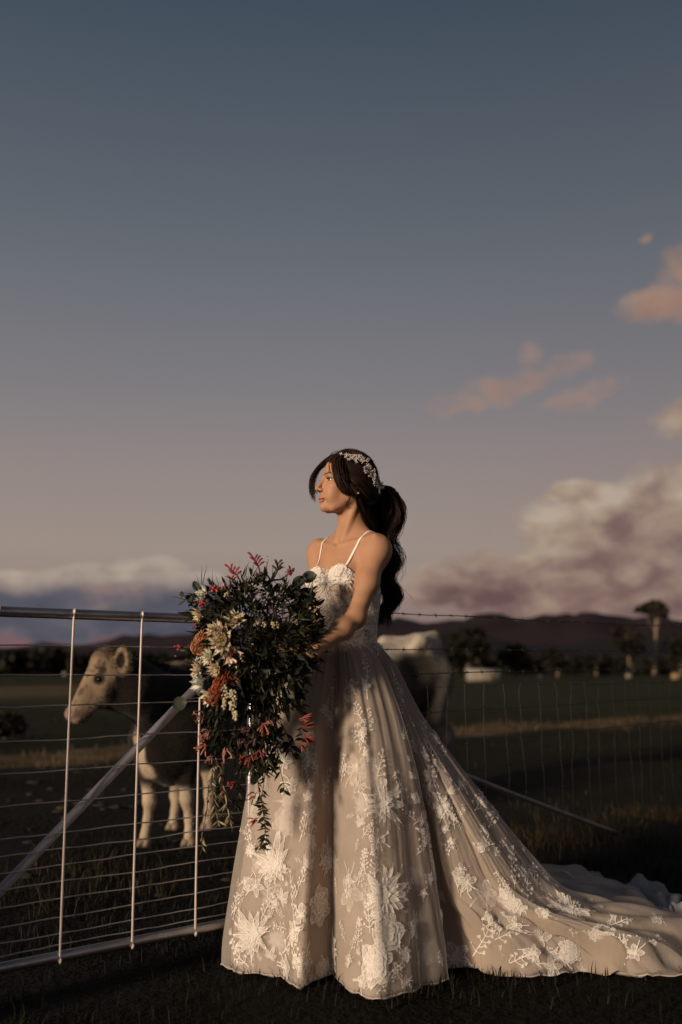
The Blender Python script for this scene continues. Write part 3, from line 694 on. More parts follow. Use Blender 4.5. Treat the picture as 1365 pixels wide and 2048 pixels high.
def fence():
    f = thing('wire_fence', fpt(tP, 0), 'barbed and netting wire fence running off to the right behind the bride', 'wire fence')
    r = np.random.default_rng(6); t1 = 9.4
    ends = [((788, 1226), (1365, 1255), 1, 1), ((773, 1297), (1365, 1300), 1, 1), ((812, 1348), (1365, 1335), 1, 1), ((897, 1373), (1365, 1361), 0, 0),
            ((900, 1424), (1365, 1395), 0, 1), ((924, 1491), (1365, 1441), 0, 1), ((961, 1543), (1365, 1494), 0, 1), ((1000, 1595), (1365, 1541), 0, 0)]
    lines = []
    for k, (a, b, barb, thick) in enumerate(ends):
        ta, za = onfence(*a); tb, zb = onfence(*b); s_ = (zb-za)/(tb-ta)
        zf = lambda tt, za=za, ta=ta, s_=s_: za+s_*(tt-ta)*np.exp(-np.maximum(tt-4, 0)*0.25)
        lines.append(zf)
        n = 140; tt = np.linspace(tP+0.05, t1, n); w = np.cumsum(r.normal(0, 0.0009, n)); w -= np.linspace(w[0], w[-1], n)
        off = -0.055
        if barb:
            n = 700; tt = np.linspace(tP+0.05, t1, n); ph = tt*2*np.pi/0.045; mb = MB(); w = np.interp(tt, np.linspace(tP, t1, 140), w)
            for sg in (0, np.pi):
                mb.add(*tube(np.array([fpt(a_, zf(a_)+0.0019*math.sin(p_+sg)+b_, off+0.0019*math.cos(p_+sg)) for a_, b_, p_ in zip(tt, w, ph)]), 0.0015, 4))
            for tb_ in np.arange(tP+0.1, t1, 0.098):
                c = fpt(tb_, zf(tb_)+np.interp(tb_, tt, w), off)
                for sg in (-1, 1):
                    a_ = r.uniform(0, np.pi); dd = FN*math.cos(a_)+np.array([0, 0, 1])*math.sin(a_)
                    e = c+FD*0.004*sg
                    mb.add(*tube(np.array([e-dd*0.013, e, e+dd*0.013]), [0.0006, 0.0017, 0.0006], 4))
                mb.add(*tube(np.array([c-FD*0.006, c+FD*0.006]), 0.0038, 6))
            mb.put('barbed_wire', M_OLDW, f)
        else:
            mb = MB(); mb.add(*tube(np.array([fpt(a_, zf(a_)+b_, off) for a_, b_ in zip(tt, w)]), 0.0017 if thick else 0.0012, 5))
            mb.put('line_wire', M_OLDW, f)
    cols = [onfence(x, 1450)[0] for x in (949, 990, 1026, 1062, 1097, 1130, 1161, 1191, 1219, 1246, 1272, 1296, 1319, 1341, 1362)]
    d_ = np.mean(np.diff(cols)); tt = cols[0]-d_
    while tt > tP+0.1: cols.insert(0, tt); tt -= d_
    while cols[-1] < 5.2: cols.append(cols[-1]+d_)
    for c in cols:
        mb = MB(); x = c+r.normal(0, 0.004)
        for i in range(3, len(lines)):
            za = lines[i](x); zb = lines[i+1](x) if i+1 < len(lines) else max(0.03, za-0.17)
            m_ = (za+zb)/2; x2 = x+r.normal(0, 0.008)
            p = np.array([fpt(x, za, -0.053), fpt((x+x2)/2+r.normal(0, 0.005), m_, -0.053), fpt(x2, zb, -0.053)])
            mb.add(*tube(catmull(p, 5), 0.0013, 4)); mb.add(*ball(fpt(x, za, -0.054), 0.0034, 6, 4)); x = x2
        mb.put('stay_wire', M_STAY, f)
fence()
def strut():
    a = fpt(tP+0.05, onfence(545, 1408)[1], -0.03); b = G(1240, 1669); b[2] = hgt(b[0], b[1])-0.02
    path = np.linspace(a, b, 12); path[:, 2] -= 0.012*np.sin(np.linspace(0, np.pi, 12))
    o = put('brace_rail', *tube(path, 0.0135, 10), mat('grey_pipe', (0.22, 0.21, 0.20), 0.5, metal=0.3, var=0.5, scale=7, bump=0.3), org=b)
    tag(o, 'slanting grey brace rail from the gate post down into the grass', 'brace')
strut()
# ------------------------------------------------------------------ cattle
def smooth01(x, a, b):
    t_ = np.clip((x-a)/(b-a), 0, 1); return t_*t_*(3-2*t_)
def nzv(V, s, o=0.0): return np.array([noise.noise(Vector((p[0]*s+o, p[1]*s, p[2]*s)))*0.5+0.5 for p in V])
M_HIDE = mat('cattle_hide', (1, 1, 1), 0.85, attr=True, bump=0.5, bscale=70, spec=0.15, sheen=0.15)
M_FUR = mat('cattle_hair', (1, 1, 1), 0.8, attr=True, spec=0.15, trans=0.3)
M_EYE = mat('dark_eye', (0.012, 0.009, 0.008), 0.12)
def fur(name, V, N, C, n, ln, w, parent, seed, comb=(0, 0, -1), weight=None):
    r = np.random.default_rng(seed); p_ = None if weight is None else weight/weight.sum()
    i = r.choice(len(V), n, p=p_); p = V[i]; nn = N[i]; c = C[i]*r.uniform(0.75, 1.3, (n, 1))
    d = nn*0.65+np.asarray(comb, float)*0.75+r.normal(0, 0.35, (n, 3)); d /= np.linalg.norm(d, axis=1)[:, None]
    s_ = np.cross(d, r.normal(0, 1, (n, 3))); s_ /= np.linalg.norm(s_, axis=1)[:, None]; L = ln*r.uniform(0.5, 1.2, (n, 1))
    b = p-nn*0.004
    W_ = np.stack([b-s_*w, b+s_*w, b+d*L*0.6+s_*w*0.6+nn*0.002, b+d*L-np.array([0, 0, 1])*L*0.15], 1).reshape(-1, 3)
    k = np.arange(n)*4; F = np.concatenate([np.stack([k, k+1, k+2], -1), np.stack([k, k+2, k+3], -1)])
    o = put(name, W_, F, M_FUR, parent, col=np.repeat(c, 4, 0)); tag(o, kind='stuff'); return o
def hoof(c, d, mat_, parent):
    c = np.asarray(c, float); d = unit(d); s_ = np.array([-d[1], d[0], 0]); mb = MB()
    for sg in (-1, 1):
        p = np.array([c+[0, 0, 0.055]-d*0.012+s_*sg*0.015, c+[0, 0, 0.03]+d*0.004+s_*sg*0.018, c+d*0.02+[0, 0, 0.002]+s_*sg*0.021])
        mb.add(*tube(p, [0.021, 0.025, 0.027], 9))
    mb.put('hoof', mat_, parent)
M_HOOF = mat('hoof', (0.17, 0.12, 0.09), 0.6)
def cow_one():
    p = P
    leg = lambda s, pts, rs, k=0.03: [s.cone(pts[i], pts[i+1], rs[i], rs[i+1], k) for i in range(len(pts)-1)]
    s = SDF((-1.75, 5.2, -0.02), (-0.45, 7.25, 1.3), 0.0085)
    # barrel: chest towards the camera, rump behind
    s.ell(p(352, 1448, 6.12), (0.23, 0.30, 0.27), 0.05)
    s.cone(p(356, 1440, 6.1), p(408, 1432, 6.75), 0.255, 0.27, 0.08)
    s.ell(p(412, 1420, 6.92), (0.25, 0.24, 0.27), 0.08)
    s.cone(p(352, 1350, 6.15), p(410, 1346, 6.8), 0.08, 0.09, 0.10)
    # brisket and dewlap
    s.cone(p(288, 1430, 5.82), p(312, 1530, 5.86), 0.075, 0.085, 0.07)
    s.cone(p(312, 1520, 5.84), p(338, 1552, 5.92), 0.06, 0.05, 0.06)
    s.ell(p(325, 1480, 5.96), (0.15, 0.14, 0.20), 0.08); s.ell(p(345, 1520, 5.98), (0.15, 0.15, 0.12), 0.08)
    # neck swinging round to the left
    s.cone(p(345, 1400, 6.05), p(268, 1368, 5.72), 0.20, 0.135, 0.09)
    s.cone(p(268, 1366, 5.72), p(226, 1345, 5.62), 0.135, 0.10, 0.05)
    s.cone(p(290, 1408, 5.76), p(214, 1396, 5.62), 0.085, 0.06, 0.05)
    # head in profile
    h0, h1 = p(208, 1335, 5.60), p(152, 1424, 5.53)
    ax = unit(h1-h0)
    s.cone(h0, h1, 0.080, 0.044, 0.03)
    s.cone(p(216, 1374, 5.60), p(166, 1432, 5.54), 0.058, 0.034, 0.035)
    s.ell(p(206, 1318, 5.60), (0.062, 0.075, 0.052), 0.03)
    s.ell(p(216, 1304, 5.61), (0.042, 0.05, 0.034), 0.03)
    s.ell(p(192, 1320, 5.64), (0.030, 0.035, 0.028), 0.02)
    s.ell(p(146, 1427, 5.53), (0.043, 0.056, 0.040), 0.02)
    s.ell(p(158, 1439, 5.535), (0.034, 0.045, 0.022), 0.014)
    s.ell(p(205, 1372, 5.545), (0.045, 0.035, 0.055), 0.03)
    s.ell(p(196, 1350, 5.535), (0.034, 0.022, 0.018), 0.012)        # brow
    s.ell(p(198, 1359, 5.507), (0.026, 0.020, 0.020), 0.010, sub=True)
    s.ell(p(141, 1424, 5.475), (0.010, 0.02, 0.017), 0.006, sub=True)
    s.cone(p(136, 1446, 5.48), p(162, 1442, 5.475), 0.005, 0.004, 0.008, sub=True)
    # ears
    e = p(247, 1320, 5.55); M_ = np.array([unit([0.92, -0.35, 0.1]), unit([0.30, 0.93, 0.0]), [0, 0, 1]])
    s.cone(p(236, 1322, 5.60), p(243, 1316, 5.565), 0.026, 0.03, 0.02)
    s.ell(e, (0.044, 0.026, 0.080), 0.015, M=M_)
    s.ell(e+np.array([-0.012, -0.026, 0.003]), (0.030, 0.024, 0.060), 0.008, sub=True, M=M_)
    s.cone(p(203, 1313, 5.70), p(196, 1318, 5.80), 0.022, 0.02, 0.02)
    # legs
    A = [p(282, 1478, 5.92), p(293, 1545, 5.88), p(300, 1600, 5.86), p(296, 1640, 5.87), p(290, 1672, 5.86)]
    leg(s, A, [0.076, 0.041, 0.036, 0.023, 0.030])
    Cc = [p(392, 1478, 5.98), p(372, 1560, 5.92), p(374, 1598, 5.90), p(379, 1636, 5.91), p(379, 1672, 5.89)]
    leg(s, Cc, [0.080, 0.043, 0.037, 0.023, 0.030])
    Bb = [p(372, 1470, 6.65), p(354, 1548, 6.62), p(353, 1590, 6.72), p(351, 1620, 6.68), p(347, 1642, 6.63)]
    leg(s, Bb, [0.11, 0.050, 0.037, 0.025, 0.030])
    Dd = [p(432, 1470, 6.68), p(420, 1540, 6.62), p(421, 1588, 6.72), p(418, 1620, 6.68), p(416, 1642, 6.64)]
    leg(s, Dd, [0.12, 0.053, 0.037, 0.025, 0.030])
    V, F = s.mesh(); V = smooth_mesh(V, F, 2, 0.4); N = vnormals(V, F)
    dark = np.array([0.009, 0.0065, 0.005]); white = np.array([0.205, 0.150, 0.102])
    n1 = nzv(V, 14); n2 = nzv(V, 45, 3.0); n3 = nzv(V, 5.0, 7.0)
    # white face, white stockings, white brisket, pale hairs with a lit rim painted along the back
    along = (V-h0) @ ax
    hd = np.linalg.norm(V-(h0+np.outer(np.clip(along, -0.1, 0.35), ax)), axis=1)
    face = smooth01(0.155-hd+0.03*(n1-0.5), 0.0, 0.03)*smooth01(along, -0.13, -0.08)
    back = (V-p(222, 1345, 5.6)) @ unit(np.array([0.9, 0.2, -0.25]))
    face = face*(1-smooth01(back+0.05*(n1-0.5), 0.01, 0.05))
    ear = smooth01(0.082-np.linalg.norm((V-e)*[1, 1, 0.85], axis=1), 0, 0.012)
    face = np.maximum(face, ear)
    stock = 1-smooth01(V[:, 2]+0.05*(n3-0.5), 0.30, 0.36)
    a0, a1 = p(262, 1445, 5.80), p(296, 1548, 5.80); dd = a1-a0; hh = np.clip((V-a0) @ dd/np.dot(dd, dd), 0, 1)
    bris = smooth01(0.058-np.linalg.norm(V-(a0+hh[:, None]*dd), axis=1)+0.05*(n1-0.5), 0, 0.03)*(V[:, 2] < 0.86)
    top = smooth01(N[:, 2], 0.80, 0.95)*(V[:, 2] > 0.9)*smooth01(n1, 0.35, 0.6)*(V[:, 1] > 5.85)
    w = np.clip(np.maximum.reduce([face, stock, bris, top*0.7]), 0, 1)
    w = w*(1-0.75*face*(1-ear)*np.maximum(smooth01(n2, 0.56, 0.70)*smooth01(n1, 0.38, 0.6), smooth01(n3, 0.60, 0.72)*0.6))
    wcol = white+(np.array([0.34, 0.275, 0.205])-white)*smooth01(0.75-V[:, 2], 0, 0.1)[:, None]
    C = dark+(wcol-dark)*w[:, None]
    C *= (0.75+0.5*n1)[:, None]
    mz = smooth01(0.075-np.linalg.norm(V-p(141, 1430, 5.52), axis=1), 0, 0.03)
    C = C+(np.array([0.24, 0.155, 0.12])-C)*(mz*0.8)[:, None]
    for c, rr in ((p(199, 1358, 5.51), 0.040), (p(206, 1340, 5.52), 0.030), (p(209, 1328, 5.53), 0.022), (p(141, 1424, 5.475), 0.020)):
        f = smooth01(rr-np.linalg.norm(V-c, axis=1), 0, 0.014); C = C+(np.array([0.03, 0.02, 0.016])-C)*f[:, None]
    for q, rr in ((p(161, 1383, 5.50), 0.018), (p(164, 1378, 5.50), 0.012), (p(196, 1328, 5.51), 0.010), (p(172, 1372, 5.50), 0.009)):
        f = smooth01(rr*(0.6+0.8*n1)-np.linalg.norm(V-q, axis=1)+0.01, 0, 0.01); C = C+(np.array([0.07, 0.05, 0.035])-C)*(f*0.85)[:, None]
    inner = smooth01(0.05-np.linalg.norm((V-(e+np.array([-0.012, -0.012, 0.0])))*[1.7, 1.2, 1.0], axis=1), 0, 0.012)
    C = C+(np.array([0.02, 0.014, 0.011])-C)*inner[:, None]
    org = p(352, 1690, 6.2); org[2] = 0
    b = put('cow', V, F, M_HIDE, org=org, col=C)
    tag(b, 'dark brown cow with white face and stockings, head in profile behind the gate', 'cow', 'cattle behind the fence')
    put('eye', *ball(p(198, 1359, 5.522), 0.0165, 12, 8), M_EYE, b)
    for L in (A, Cc, Bb, Dd):
        c = L[-1].copy(); c[2] = float(hgt(c[0], c[1])); hoof(c, (-0.25, -1, 0), M_HOOF, b)
    fur('fur', V, N, C, 15000, 0.013, 0.0009, b, 3, (0.1, 0, -1.2))
    tuft = (np.linalg.norm(V-p(214, 1303, 5.61), axis=1) < 0.07)*1.0+ear*0.7+(N[:, 2] > 0.7)*(V[:, 2] > 0.93)*(V[:, 1] > 5.7)*0.8
    fur('fur', V, N, C*1.05, 9000, 0.020, 0.0008, b, 4, (0.3, -0.1, 0.1), tuft+1e-9)
    t0 = p(430, 1380, 7.12)
    put('tail', *tube(catmull([t0, t0+[0.05, 0.08, -0.15], t0+[0.06, 0.08, -0.5], t0+[0.05, 0.06, -0.75]], 16), np.linspace(0.026, 0.012, 16), 8), mat('dark_tail', (0.03, 0.02, 0.014), 0.9), b)
cow_one()
def cow_two():
    T0 = P(866, 1272, 8.8)                                # tail head
    f = unit([-0.72, -0.69, 0]); sd = np.array([-f[1], f[0], 0]); up = np.array([0, 0, 1.0])   # sd: its left
    def L(a, b, z): return np.array([T0[0], T0[1], 0])+f*a+sd*b+up*z
    top = T0[2]
    s = SDF((-1.2, 6.7, -0.05), (1.7, 9.8, 1.55), 0.0125)
    s.ell(L(0.22, 0, top-0.27), (0.29, 0.265, 0.27), 0.05, M=np.array([f, sd, up]))
    s.cone(L(0.16, 0.13, top-0.08), L(0.40, 0.20, top-0.07), 0.07, 0.07, 0.06); s.cone(L(0.16, -0.13, top-0.08), L(0.40, -0.20, top-0.07), 0.07, 0.07, 0.06)
    s.cone(L(-0.02, 0, top+0.012), L(0.22, 0, top-0.035), 0.026, 0.03, 0.05); s.cone(L(0.0, 0, top-0.03), L(1.35, 0, top-0.22), 0.035, 0.05, 0.09)
    s.cone(L(0.35, 0, top-0.36), L(1.2, 0, top-0.48), 0.28, 0.28, 0.10)
    s.ell(L(1.35, 0, top-0.48), (0.26, 0.24, 0.29), 0.08, M=np.array([f, sd, up]))
    s.ell(L(0.50, 0.30, top-0.25), (0.15, 0.09, 0.13), 0.09, sub=True, M=np.array([f, sd, up]))
    s.ell(L(0.50, -0.27, top-0.25), (0.13, 0.09, 0.12), 0.05, sub=True, M=np.array([f, sd, up]))
    s.cone(L(1.45, 0, top-0.25), L(1.85, 0.05, top-0.45), 0.17, 0.12, 0.08); s.cone(L(1.85, 0.05, top-0.45), L(2.1, 0.08, top-0.75), 0.11, 0.065, 0.05)
    legs = []
    for b, dz in ((0.16, 0.0), (-0.16, 0.05)):
        h = [L(0.16+dz, b, top-0.35), L(0.22+dz, b*1.05, 0.62), L(0.02+dz, b, 0.44), L(0.07+dz, b, 0.20), L(0.10+dz, b, 0.05)]
        for i in range(4): s.cone(h[i], h[i+1], [0.17, 0.10, 0.055, 0.038][i], [0.10, 0.055, 0.038, 0.045][i], 0.05)
        legs.append(h[-1])
        g = [L(1.35-dz, b, top-0.5), L(1.33-dz, b, 0.42), L(1.33-dz, b, 0.2), L(1.33-dz, b, 0.05)]
        for i in range(3): s.cone(g[i], g[i+1], [0.11, 0.055, 0.036][i], [0.055, 0.036, 0.043][i], 0.05)
        legs.append(g[-1])
    V, F = s.mesh(); V = smooth_mesh(V, F, 2, 0.4); N = vnormals(V, F)
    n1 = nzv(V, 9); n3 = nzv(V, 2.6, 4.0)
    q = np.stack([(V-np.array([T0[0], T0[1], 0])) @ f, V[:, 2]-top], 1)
    line = smooth01(q[:, 1]+0.10*(n3-0.5)+0.06*(n1-0.5)+0.10*np.clip(q[:, 0]-0.35, -0.2, 0.8), -0.20, -0.10)  # pale back over dark sides puts the flank's shade into the hide colour
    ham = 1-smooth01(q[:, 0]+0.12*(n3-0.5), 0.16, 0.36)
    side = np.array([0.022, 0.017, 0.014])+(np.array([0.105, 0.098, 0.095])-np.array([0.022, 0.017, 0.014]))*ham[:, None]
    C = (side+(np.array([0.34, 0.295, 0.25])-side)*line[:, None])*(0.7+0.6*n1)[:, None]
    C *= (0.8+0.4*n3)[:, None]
    org = L(0.7, 0, 0)
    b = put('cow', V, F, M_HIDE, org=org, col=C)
    tag(b, 'pale backed cow with side shade painted dark, seen from behind, beyond the fence beside the skirt', 'cow', 'cattle behind the fence')
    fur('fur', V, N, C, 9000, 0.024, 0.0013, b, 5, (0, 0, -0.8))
    for c in legs:
        c = c.copy(); c[2] = float(hgt(c[0], c[1])); hoof(c, f, M_HOOF, b)
    mb = MB(); mb.add(*tube(catmull([L(0.02, 0, top-0.02), L(-0.035, 0, top-0.04), L(-0.05, 0, top-0.25), L(-0.04, 0.01, top-0.7)], 18), np.linspace(0.034, 0.013, 18), 9))
    tl = mb.put('tail', mat('pale_tail', (0.14, 0.12, 0.11), 0.9), b)
    put('eye', *ball(L(1.93, 0.145, top-0.50), 0.015, 10, 7), M_EYE, b)
cow_two()
# ------------------------------------------------------------------ the bride
BO = np.array([0.02, 3.55, 0.0])
BF = unit([-0.707, -0.707, 0]); BL = np.array([-BF[1], BF[0], 0.0]); UP = np.array([0, 0, 1.0])     # forward, her left
def T(x, y, z): return BO+BL*x+BF*y+UP*z
HA = math.radians(5)
_h = unit([-0.925, -0.38, 0]); HLft = np.array([-_h[1], _h[0], 0.0])
HFw = math.cos(HA)*_h+math.sin(HA)*UP; HUp = -math.sin(HA)*_h+math.cos(HA)*UP
HO = np.array([0.016, 3.53, 1.655])
def K(a, b, c): return HO+HFw*a+HLft*b+HUp*c
HM = np.array([HFw, HLft, HUp]); TM = np.array([BL, BF, UP])
ELB = np.array([0.048, 3.325, 1.165]); WR = np.array([-0.085, 3.19, 1.055])
ELB2 = P(632, 1252, 3.60); WR2 = np.array([-0.19, 3.36, 1.05])
GRIP = np.array([-0.185, 3.205, 1.03])             # where both hands hold the stems
def torso(s, g=0.0):
    s.ell(T(0, -0.01, 0.97), np.array([0.132, 0.098, 0.13])+g, 0.05, M=TM)
    s.ell(T(0, -0.005, 1.11), np.array([0.112, 0.082, 0.14])+g, 0.05, M=TM)
    s.ell(T(0, -0.005, 1.26), np.array([0.130, 0.094, 0.15])+g, 0.05, M=TM)
    s.ell(T(0, -0.012, 1.375), np.array([0.142, 0.078, 0.085])+g, 0.05, M=TM)
    for x in (-1, 1):
        s.ell(T(0.060*x, 0.066, 1.297), np.array([0.056, 0.050, 0.056])+g, 0.035, M=TM)
def body():
    s = SDF((-0.34, 3.02, -0.005), (0.32, 3.83, 1.80), 0.0027)
    torso(s)
    for x in (-1, 1):
        s.cone(T(0.03*x, -0.02, 1.43), T((0.130 if x > 0 else 0.145)*x, -0.02, 1.412), 0.045, 0.038, 0.045)
        s.cone(T(0.02*x, -0.028, 1.50), T(0.125*x, -0.025, 1.425), 0.026, 0.020, 0.04)
        s.cone(T(0.012*x, 0.052, 1.428), T(0.145*x, 0.005, 1.453), 0.0065, 0.0065, 0.011)
        # legs under the skirt
        hip, kn, an = T(0.085*x, -0.01, 0.93), T(0.075*x, 0.005, 0.50), T(0.07*x, -0.035, 0.13)
        s.cone(hip, kn, 0.085, 0.052, 0.05); s.cone(kn, an, 0.050, 0.032, 0.03)
        s.cone(an-UP*0.03, T(0.075*x, 0.05, 0.03), 0.030, 0.024, 0.03); s.cone(T(0.075*x, 0.05, 0.03), T(0.075*x, 0.09, 0.022), 0.024, 0.016, 0.02)
    # neck and its tendons
    s.cone(T(0, -0.022, 1.40), K(-0.030, 0, -0.055), 0.050, 0.047, 0.035)
    s.cone(T(0.012, 0.040, 1.432), K(-0.035, 0.052, -0.045), 0.0085, 0.011, 0.013)
    s.cone(T(-0.012, 0.040, 1.432), K(-0.035, -0.052, -0.045), 0.0085, 0.011, 0.013)
    s.ell(T(0, 0.054, 1.440), 0.008, 0.014, sub=True)
    # near arm (her left)
    sh = T(0.133, -0.020, 1.406)
    s.ell(sh, np.array([0.039, 0.040, 0.050]), 0.04, M=TM)
    md = sh*0.5+ELB*0.5+UP*0.0+np.array([0.003, 0.0, 0])
    s.cone(sh, md, 0.0385, 0.035, 0.03); s.cone(md, ELB, 0.035, 0.0295, 0.03)
    fm = ELB*0.68+WR*0.32+np.array([0, 0, -0.004])
    s.cone(ELB, fm, 0.0295, 0.0305, 0.03); s.cone(fm, WR, 0.0305, 0.0225, 0.03)
    s.ell(ELB+np.array([0.002, 0.002, -0.002]), 0.018, 0.03)
    # far arm
    sh2 = T(-0.157, -0.020, 1.418)
    s.ell(sh2, np.array([0.042, 0.043, 0.052]), 0.04, M=TM)
    s.cone(sh2, sh2*0.5+ELB2*0.5, 0.040, 0.036, 0.03); s.cone(sh2*0.5+ELB2*0.5, ELB2, 0.036, 0.030, 0.03); s.cone(ELB2, WR2, 0.034, 0.023, 0.03)
    # hands closed round the stems
    def hand(w, side, zoff):
        g = GRIP+UP*zoff
        d = unit(g-w); c = w+d*0.045
        n = unit(np.cross(UP, d))*side                      # side of the palm away from the stems
        s.cone(w, c, 0.022, 0.027, 0.02, flat=(n, 1.35)); s.cone(c+UP*0.022, c-UP*0.022, 0.017, 0.016, 0.015)
        for i, (zz, ln) in enumerate(((0.030, 0.95), (0.011, 1.08), (-0.008, 1.0), (-0.026, 0.8))):
            k0 = c+d*0.028+UP*zz+n*0.004
            k1 = k0+(d*0.034+n*0.014)*ln; k2 = k1+(d*0.010-n*0.026)*ln; k3 = k2+(-d*0.016-n*0.010)*ln
            s.cone(c+UP*zz*0.8, k0, 0.011, 0.0098, 0.006)
            s.cone(k0, k1, 0.0096, 0.0088, 0.003); s.cone(k1, k2, 0.0088, 0.0080, 0.003); s.cone(k2, k3, 0.0080, 0.0066, 0.003)
        t0 = w+d*0.022+UP*0.020-n*0.008; t1 = t0+d*0.030+UP*0.014-n*0.020; t2 = t1+d*0.030-n*0.004-UP*0.002
        s.cone(t0, t1, 0.013, 0.0105, 0.008); s.cone(t1, t2, 0.0105, 0.0085, 0.004)
    hand(WR, 1, 0.01); hand(WR2, -1, -0.055)
    # head
    s.ell(K(-0.012, 0, 0.034), (0.094, 0.072, 0.084), 0.02, M=HM)
    s.ell(K(0.022, 0, -0.036), (0.067, 0.056, 0.072), 0.025, M=HM)
    for b in (-1, 1):
        s.cone(K(-0.008, 0.052*b, -0.048), K(0.050, 0.026*b, -0.098), 0.015, 0.012, 0.028)   # jaw line
        s.ell(K(0.054, 0.040*b, -0.026), (0.022, 0.017, 0.016), 0.022, M=HM)              # cheek bone
        s.ell(K(0.060, 0.030*b, -0.058), (0.020, 0.018, 0.022), 0.02, M=HM)
        s.cone(K(0.079, 0.012*b, 0.017), K(0.066, 0.043*b, 0.017), 0.0085, 0.0075, 0.014)   # brow
    s.ell(K(0.072, 0, -0.097), (0.0185, 0.018, 0.0165), 0.018, M=HM)                      # chin
    s.cone(K(0.082, 0, 0.012), K(0.104, 0, -0.030), 0.0062, 0.0072, 0.010)                # nose
    s.ell(K(0.1065, 0, -0.0345), (0.0085, 0.0085, 0.0075), 0.006, M=HM)
    for b in (-1, 1):
        s.ell(K(0.0945, 0.0105*b, -0.0385), (0.0090, 0.0062, 0.0060), 0.005, M=HM)
        s.ell(K(0.0865, 0.031*b, 0.0), (0.014, 0.0165, 0.0115), 0.012, sub=True, M=HM)        # eye socket
        e = K(0.0665, 0.031*b, -0.001)
        s.ell(e, 0.0140, 0.003, cut=(HUp, float(np.dot(HUp, e))+0.0030))                     # upper lid
        s.ell(e, 0.0136, 0.003, cut=(-HUp, -float(np.dot(HUp, e))+0.0052))                   # lower lid
    s.ell(K(0.0845, 0, -0.0655), (0.0125, 0.0225, 0.0070), 0.006, M=HM)
    s.ell(K(0.0890, 0, -0.0665), (0.0068, 0.0185, 0.0042), 0.004, M=HM)                   # upper lip
    s.ell(K(0.0870, 0, -0.0765), (0.0078, 0.0170, 0.0056), 0.004, M=HM)                   # lower lip
    s.cone(K(0.0945, -0.012, -0.0712), K(0.0945, 0.012, -0.0712), 0.0013, 0.0013, 0.003, sub=True)
    for b in (-1, 1):
        s.cone(K(0.0945, 0.0*b, -0.0712), K(0.083, 0.022*b, -0.0716), 0.0013, 0.0013, 0.003, sub=True)
        s.ell(K(-0.010, 0.072*b, -0.018), (0.018, 0.009, 0.030), 0.008, M=HM)               # ear
        s.ell(K(-0.006, 0.081*b, -0.013), (0.009, 0.006, 0.016), 0.004, sub=True, M=HM)
    V, F = s.mesh(); V = smooth_mesh(V, F, 2, 0.35)
    h = np.stack([(V-HO) @ HFw, (V-HO) @ HLft, (V-HO) @ HUp], 1)
    C = np.repeat(np.array([[0.37, 0.20, 0.120]]), len(V), 0)
    face = (V[:, 2] > 1.50)
    def blend(w, col):
        nonlocal C
        C = C+(np.asarray(col)-C)*np.clip(w, 0, 1)[:, None]
    g = lambda a, b, c, sa, sb, sc: np.exp(-((h[:, 0]-a)/sa)**2-((np.abs(h[:, 1])-b)/sb)**2-((h[:, 2]-c)/sc)**2)
    blend(0.35*g(0.06, 0.042, -0.036, 0.03, 0.018, 0.018)*face, (0.52, 0.20, 0.13))
    lipw = smooth01(0.0095-np.abs(h[:, 2]+0.0712)-0.012*(np.abs(h[:, 1])/0.023)**2, -0.001, 0.002)*(h[:, 0] > 0.078)*(np.abs(h[:, 1]) < 0.024)
    blend(lipw*0.9*face, (0.44, 0.135, 0.105))
    blend(smooth01(0.0022-np.abs(h[:, 2]+0.0712), 0, 0.0016)*(np.abs(h[:, 1]) < 0.021)*(h[:, 0] > 0.076)*face, (0.10, 0.03, 0.025))
    ab = np.abs(h[:, 1])
    arch = 0.0185+0.0065*np.clip((ab-0.012)/0.022, 0, 1)-0.012*np.clip((ab-0.036)/0.016, 0, 1)
    brow = smooth01(0.0040-0.0020*np.clip((ab-0.03)/0.022, 0, 1)-np.abs(h[:, 2]-arch), -0.0006, 0.0014)*(ab > 0.011)*(ab < 0.053)*(h[:, 0] > 0.03)*face
    blend(brow*0.92, (0.035, 0.020, 0.014))
    lid = (ab > 0.0175)*(ab < 0.0465)*(h[:, 0] > 0.058)*face
    lash = smooth01(0.0022-np.abs(h[:, 2]-0.0032), -0.0004, 0.0012)*lid
    blend(lash*0.97, (0.012, 0.008, 0.007))
    blend(smooth01(0.005-np.abs(h[:, 2]-0.0085), 0, 0.004)*lid*0.45, (0.16, 0.08, 0.055))
    blend(smooth01(0.0013-np.abs(h[:, 2]+0.0058), -0.0004, 0.0008)*lid*0.6, (0.07, 0.04, 0.03))
    blend(g(0.0985, 0.0075, -0.0440, 0.006, 0.0035, 0.0028)*face*1.2, (0.10, 0.04, 0.03))  # nostril shade painted into the skin, no hollow cut there
    scalp = smooth01((h[:, 2]-0.055)-0.8*(h[:, 0]-0.05), 0, 0.012)*face
    blend(scalp, (0.02, 0.012, 0.009))
    C *= (0.93+0.14*nzv(V, 30))[:, None]
    m_ = bpy.data.materials.new('skin'); m_.use_nodes = True; k = NT(m_.node_tree); b = k.n['Principled BSDF']
    a = k.node('ShaderNodeAttribute', attribute_name='Col').outputs['Color']; k.put(b.inputs['Base Color'], a)
    b.inputs['Roughness'].default_value = 0.6; b.inputs['Specular IOR Level'].default_value = 0.3
    b.inputs['Subsurface Weight'].default_value = 0.08; b.inputs['Subsurface Radius'].default_value = (0.02, 0.008, 0.004); b.inputs['Subsurface Scale'].default_value = 0.3
    bn = k.node('ShaderNodeBump'); bn.inputs['Strength'].default_value = 0.12; bn.inputs['Distance'].default_value = 0.002
    k.put(bn.inputs['Height'], k.noise(k.node('ShaderNodeTexCoord').outputs['Object'], 350, 3, 0.6)); k.l.new(bn.outputs[0], b.inputs['Normal'])
    o = put('bride', V, F, m_, org=BO, col=C)
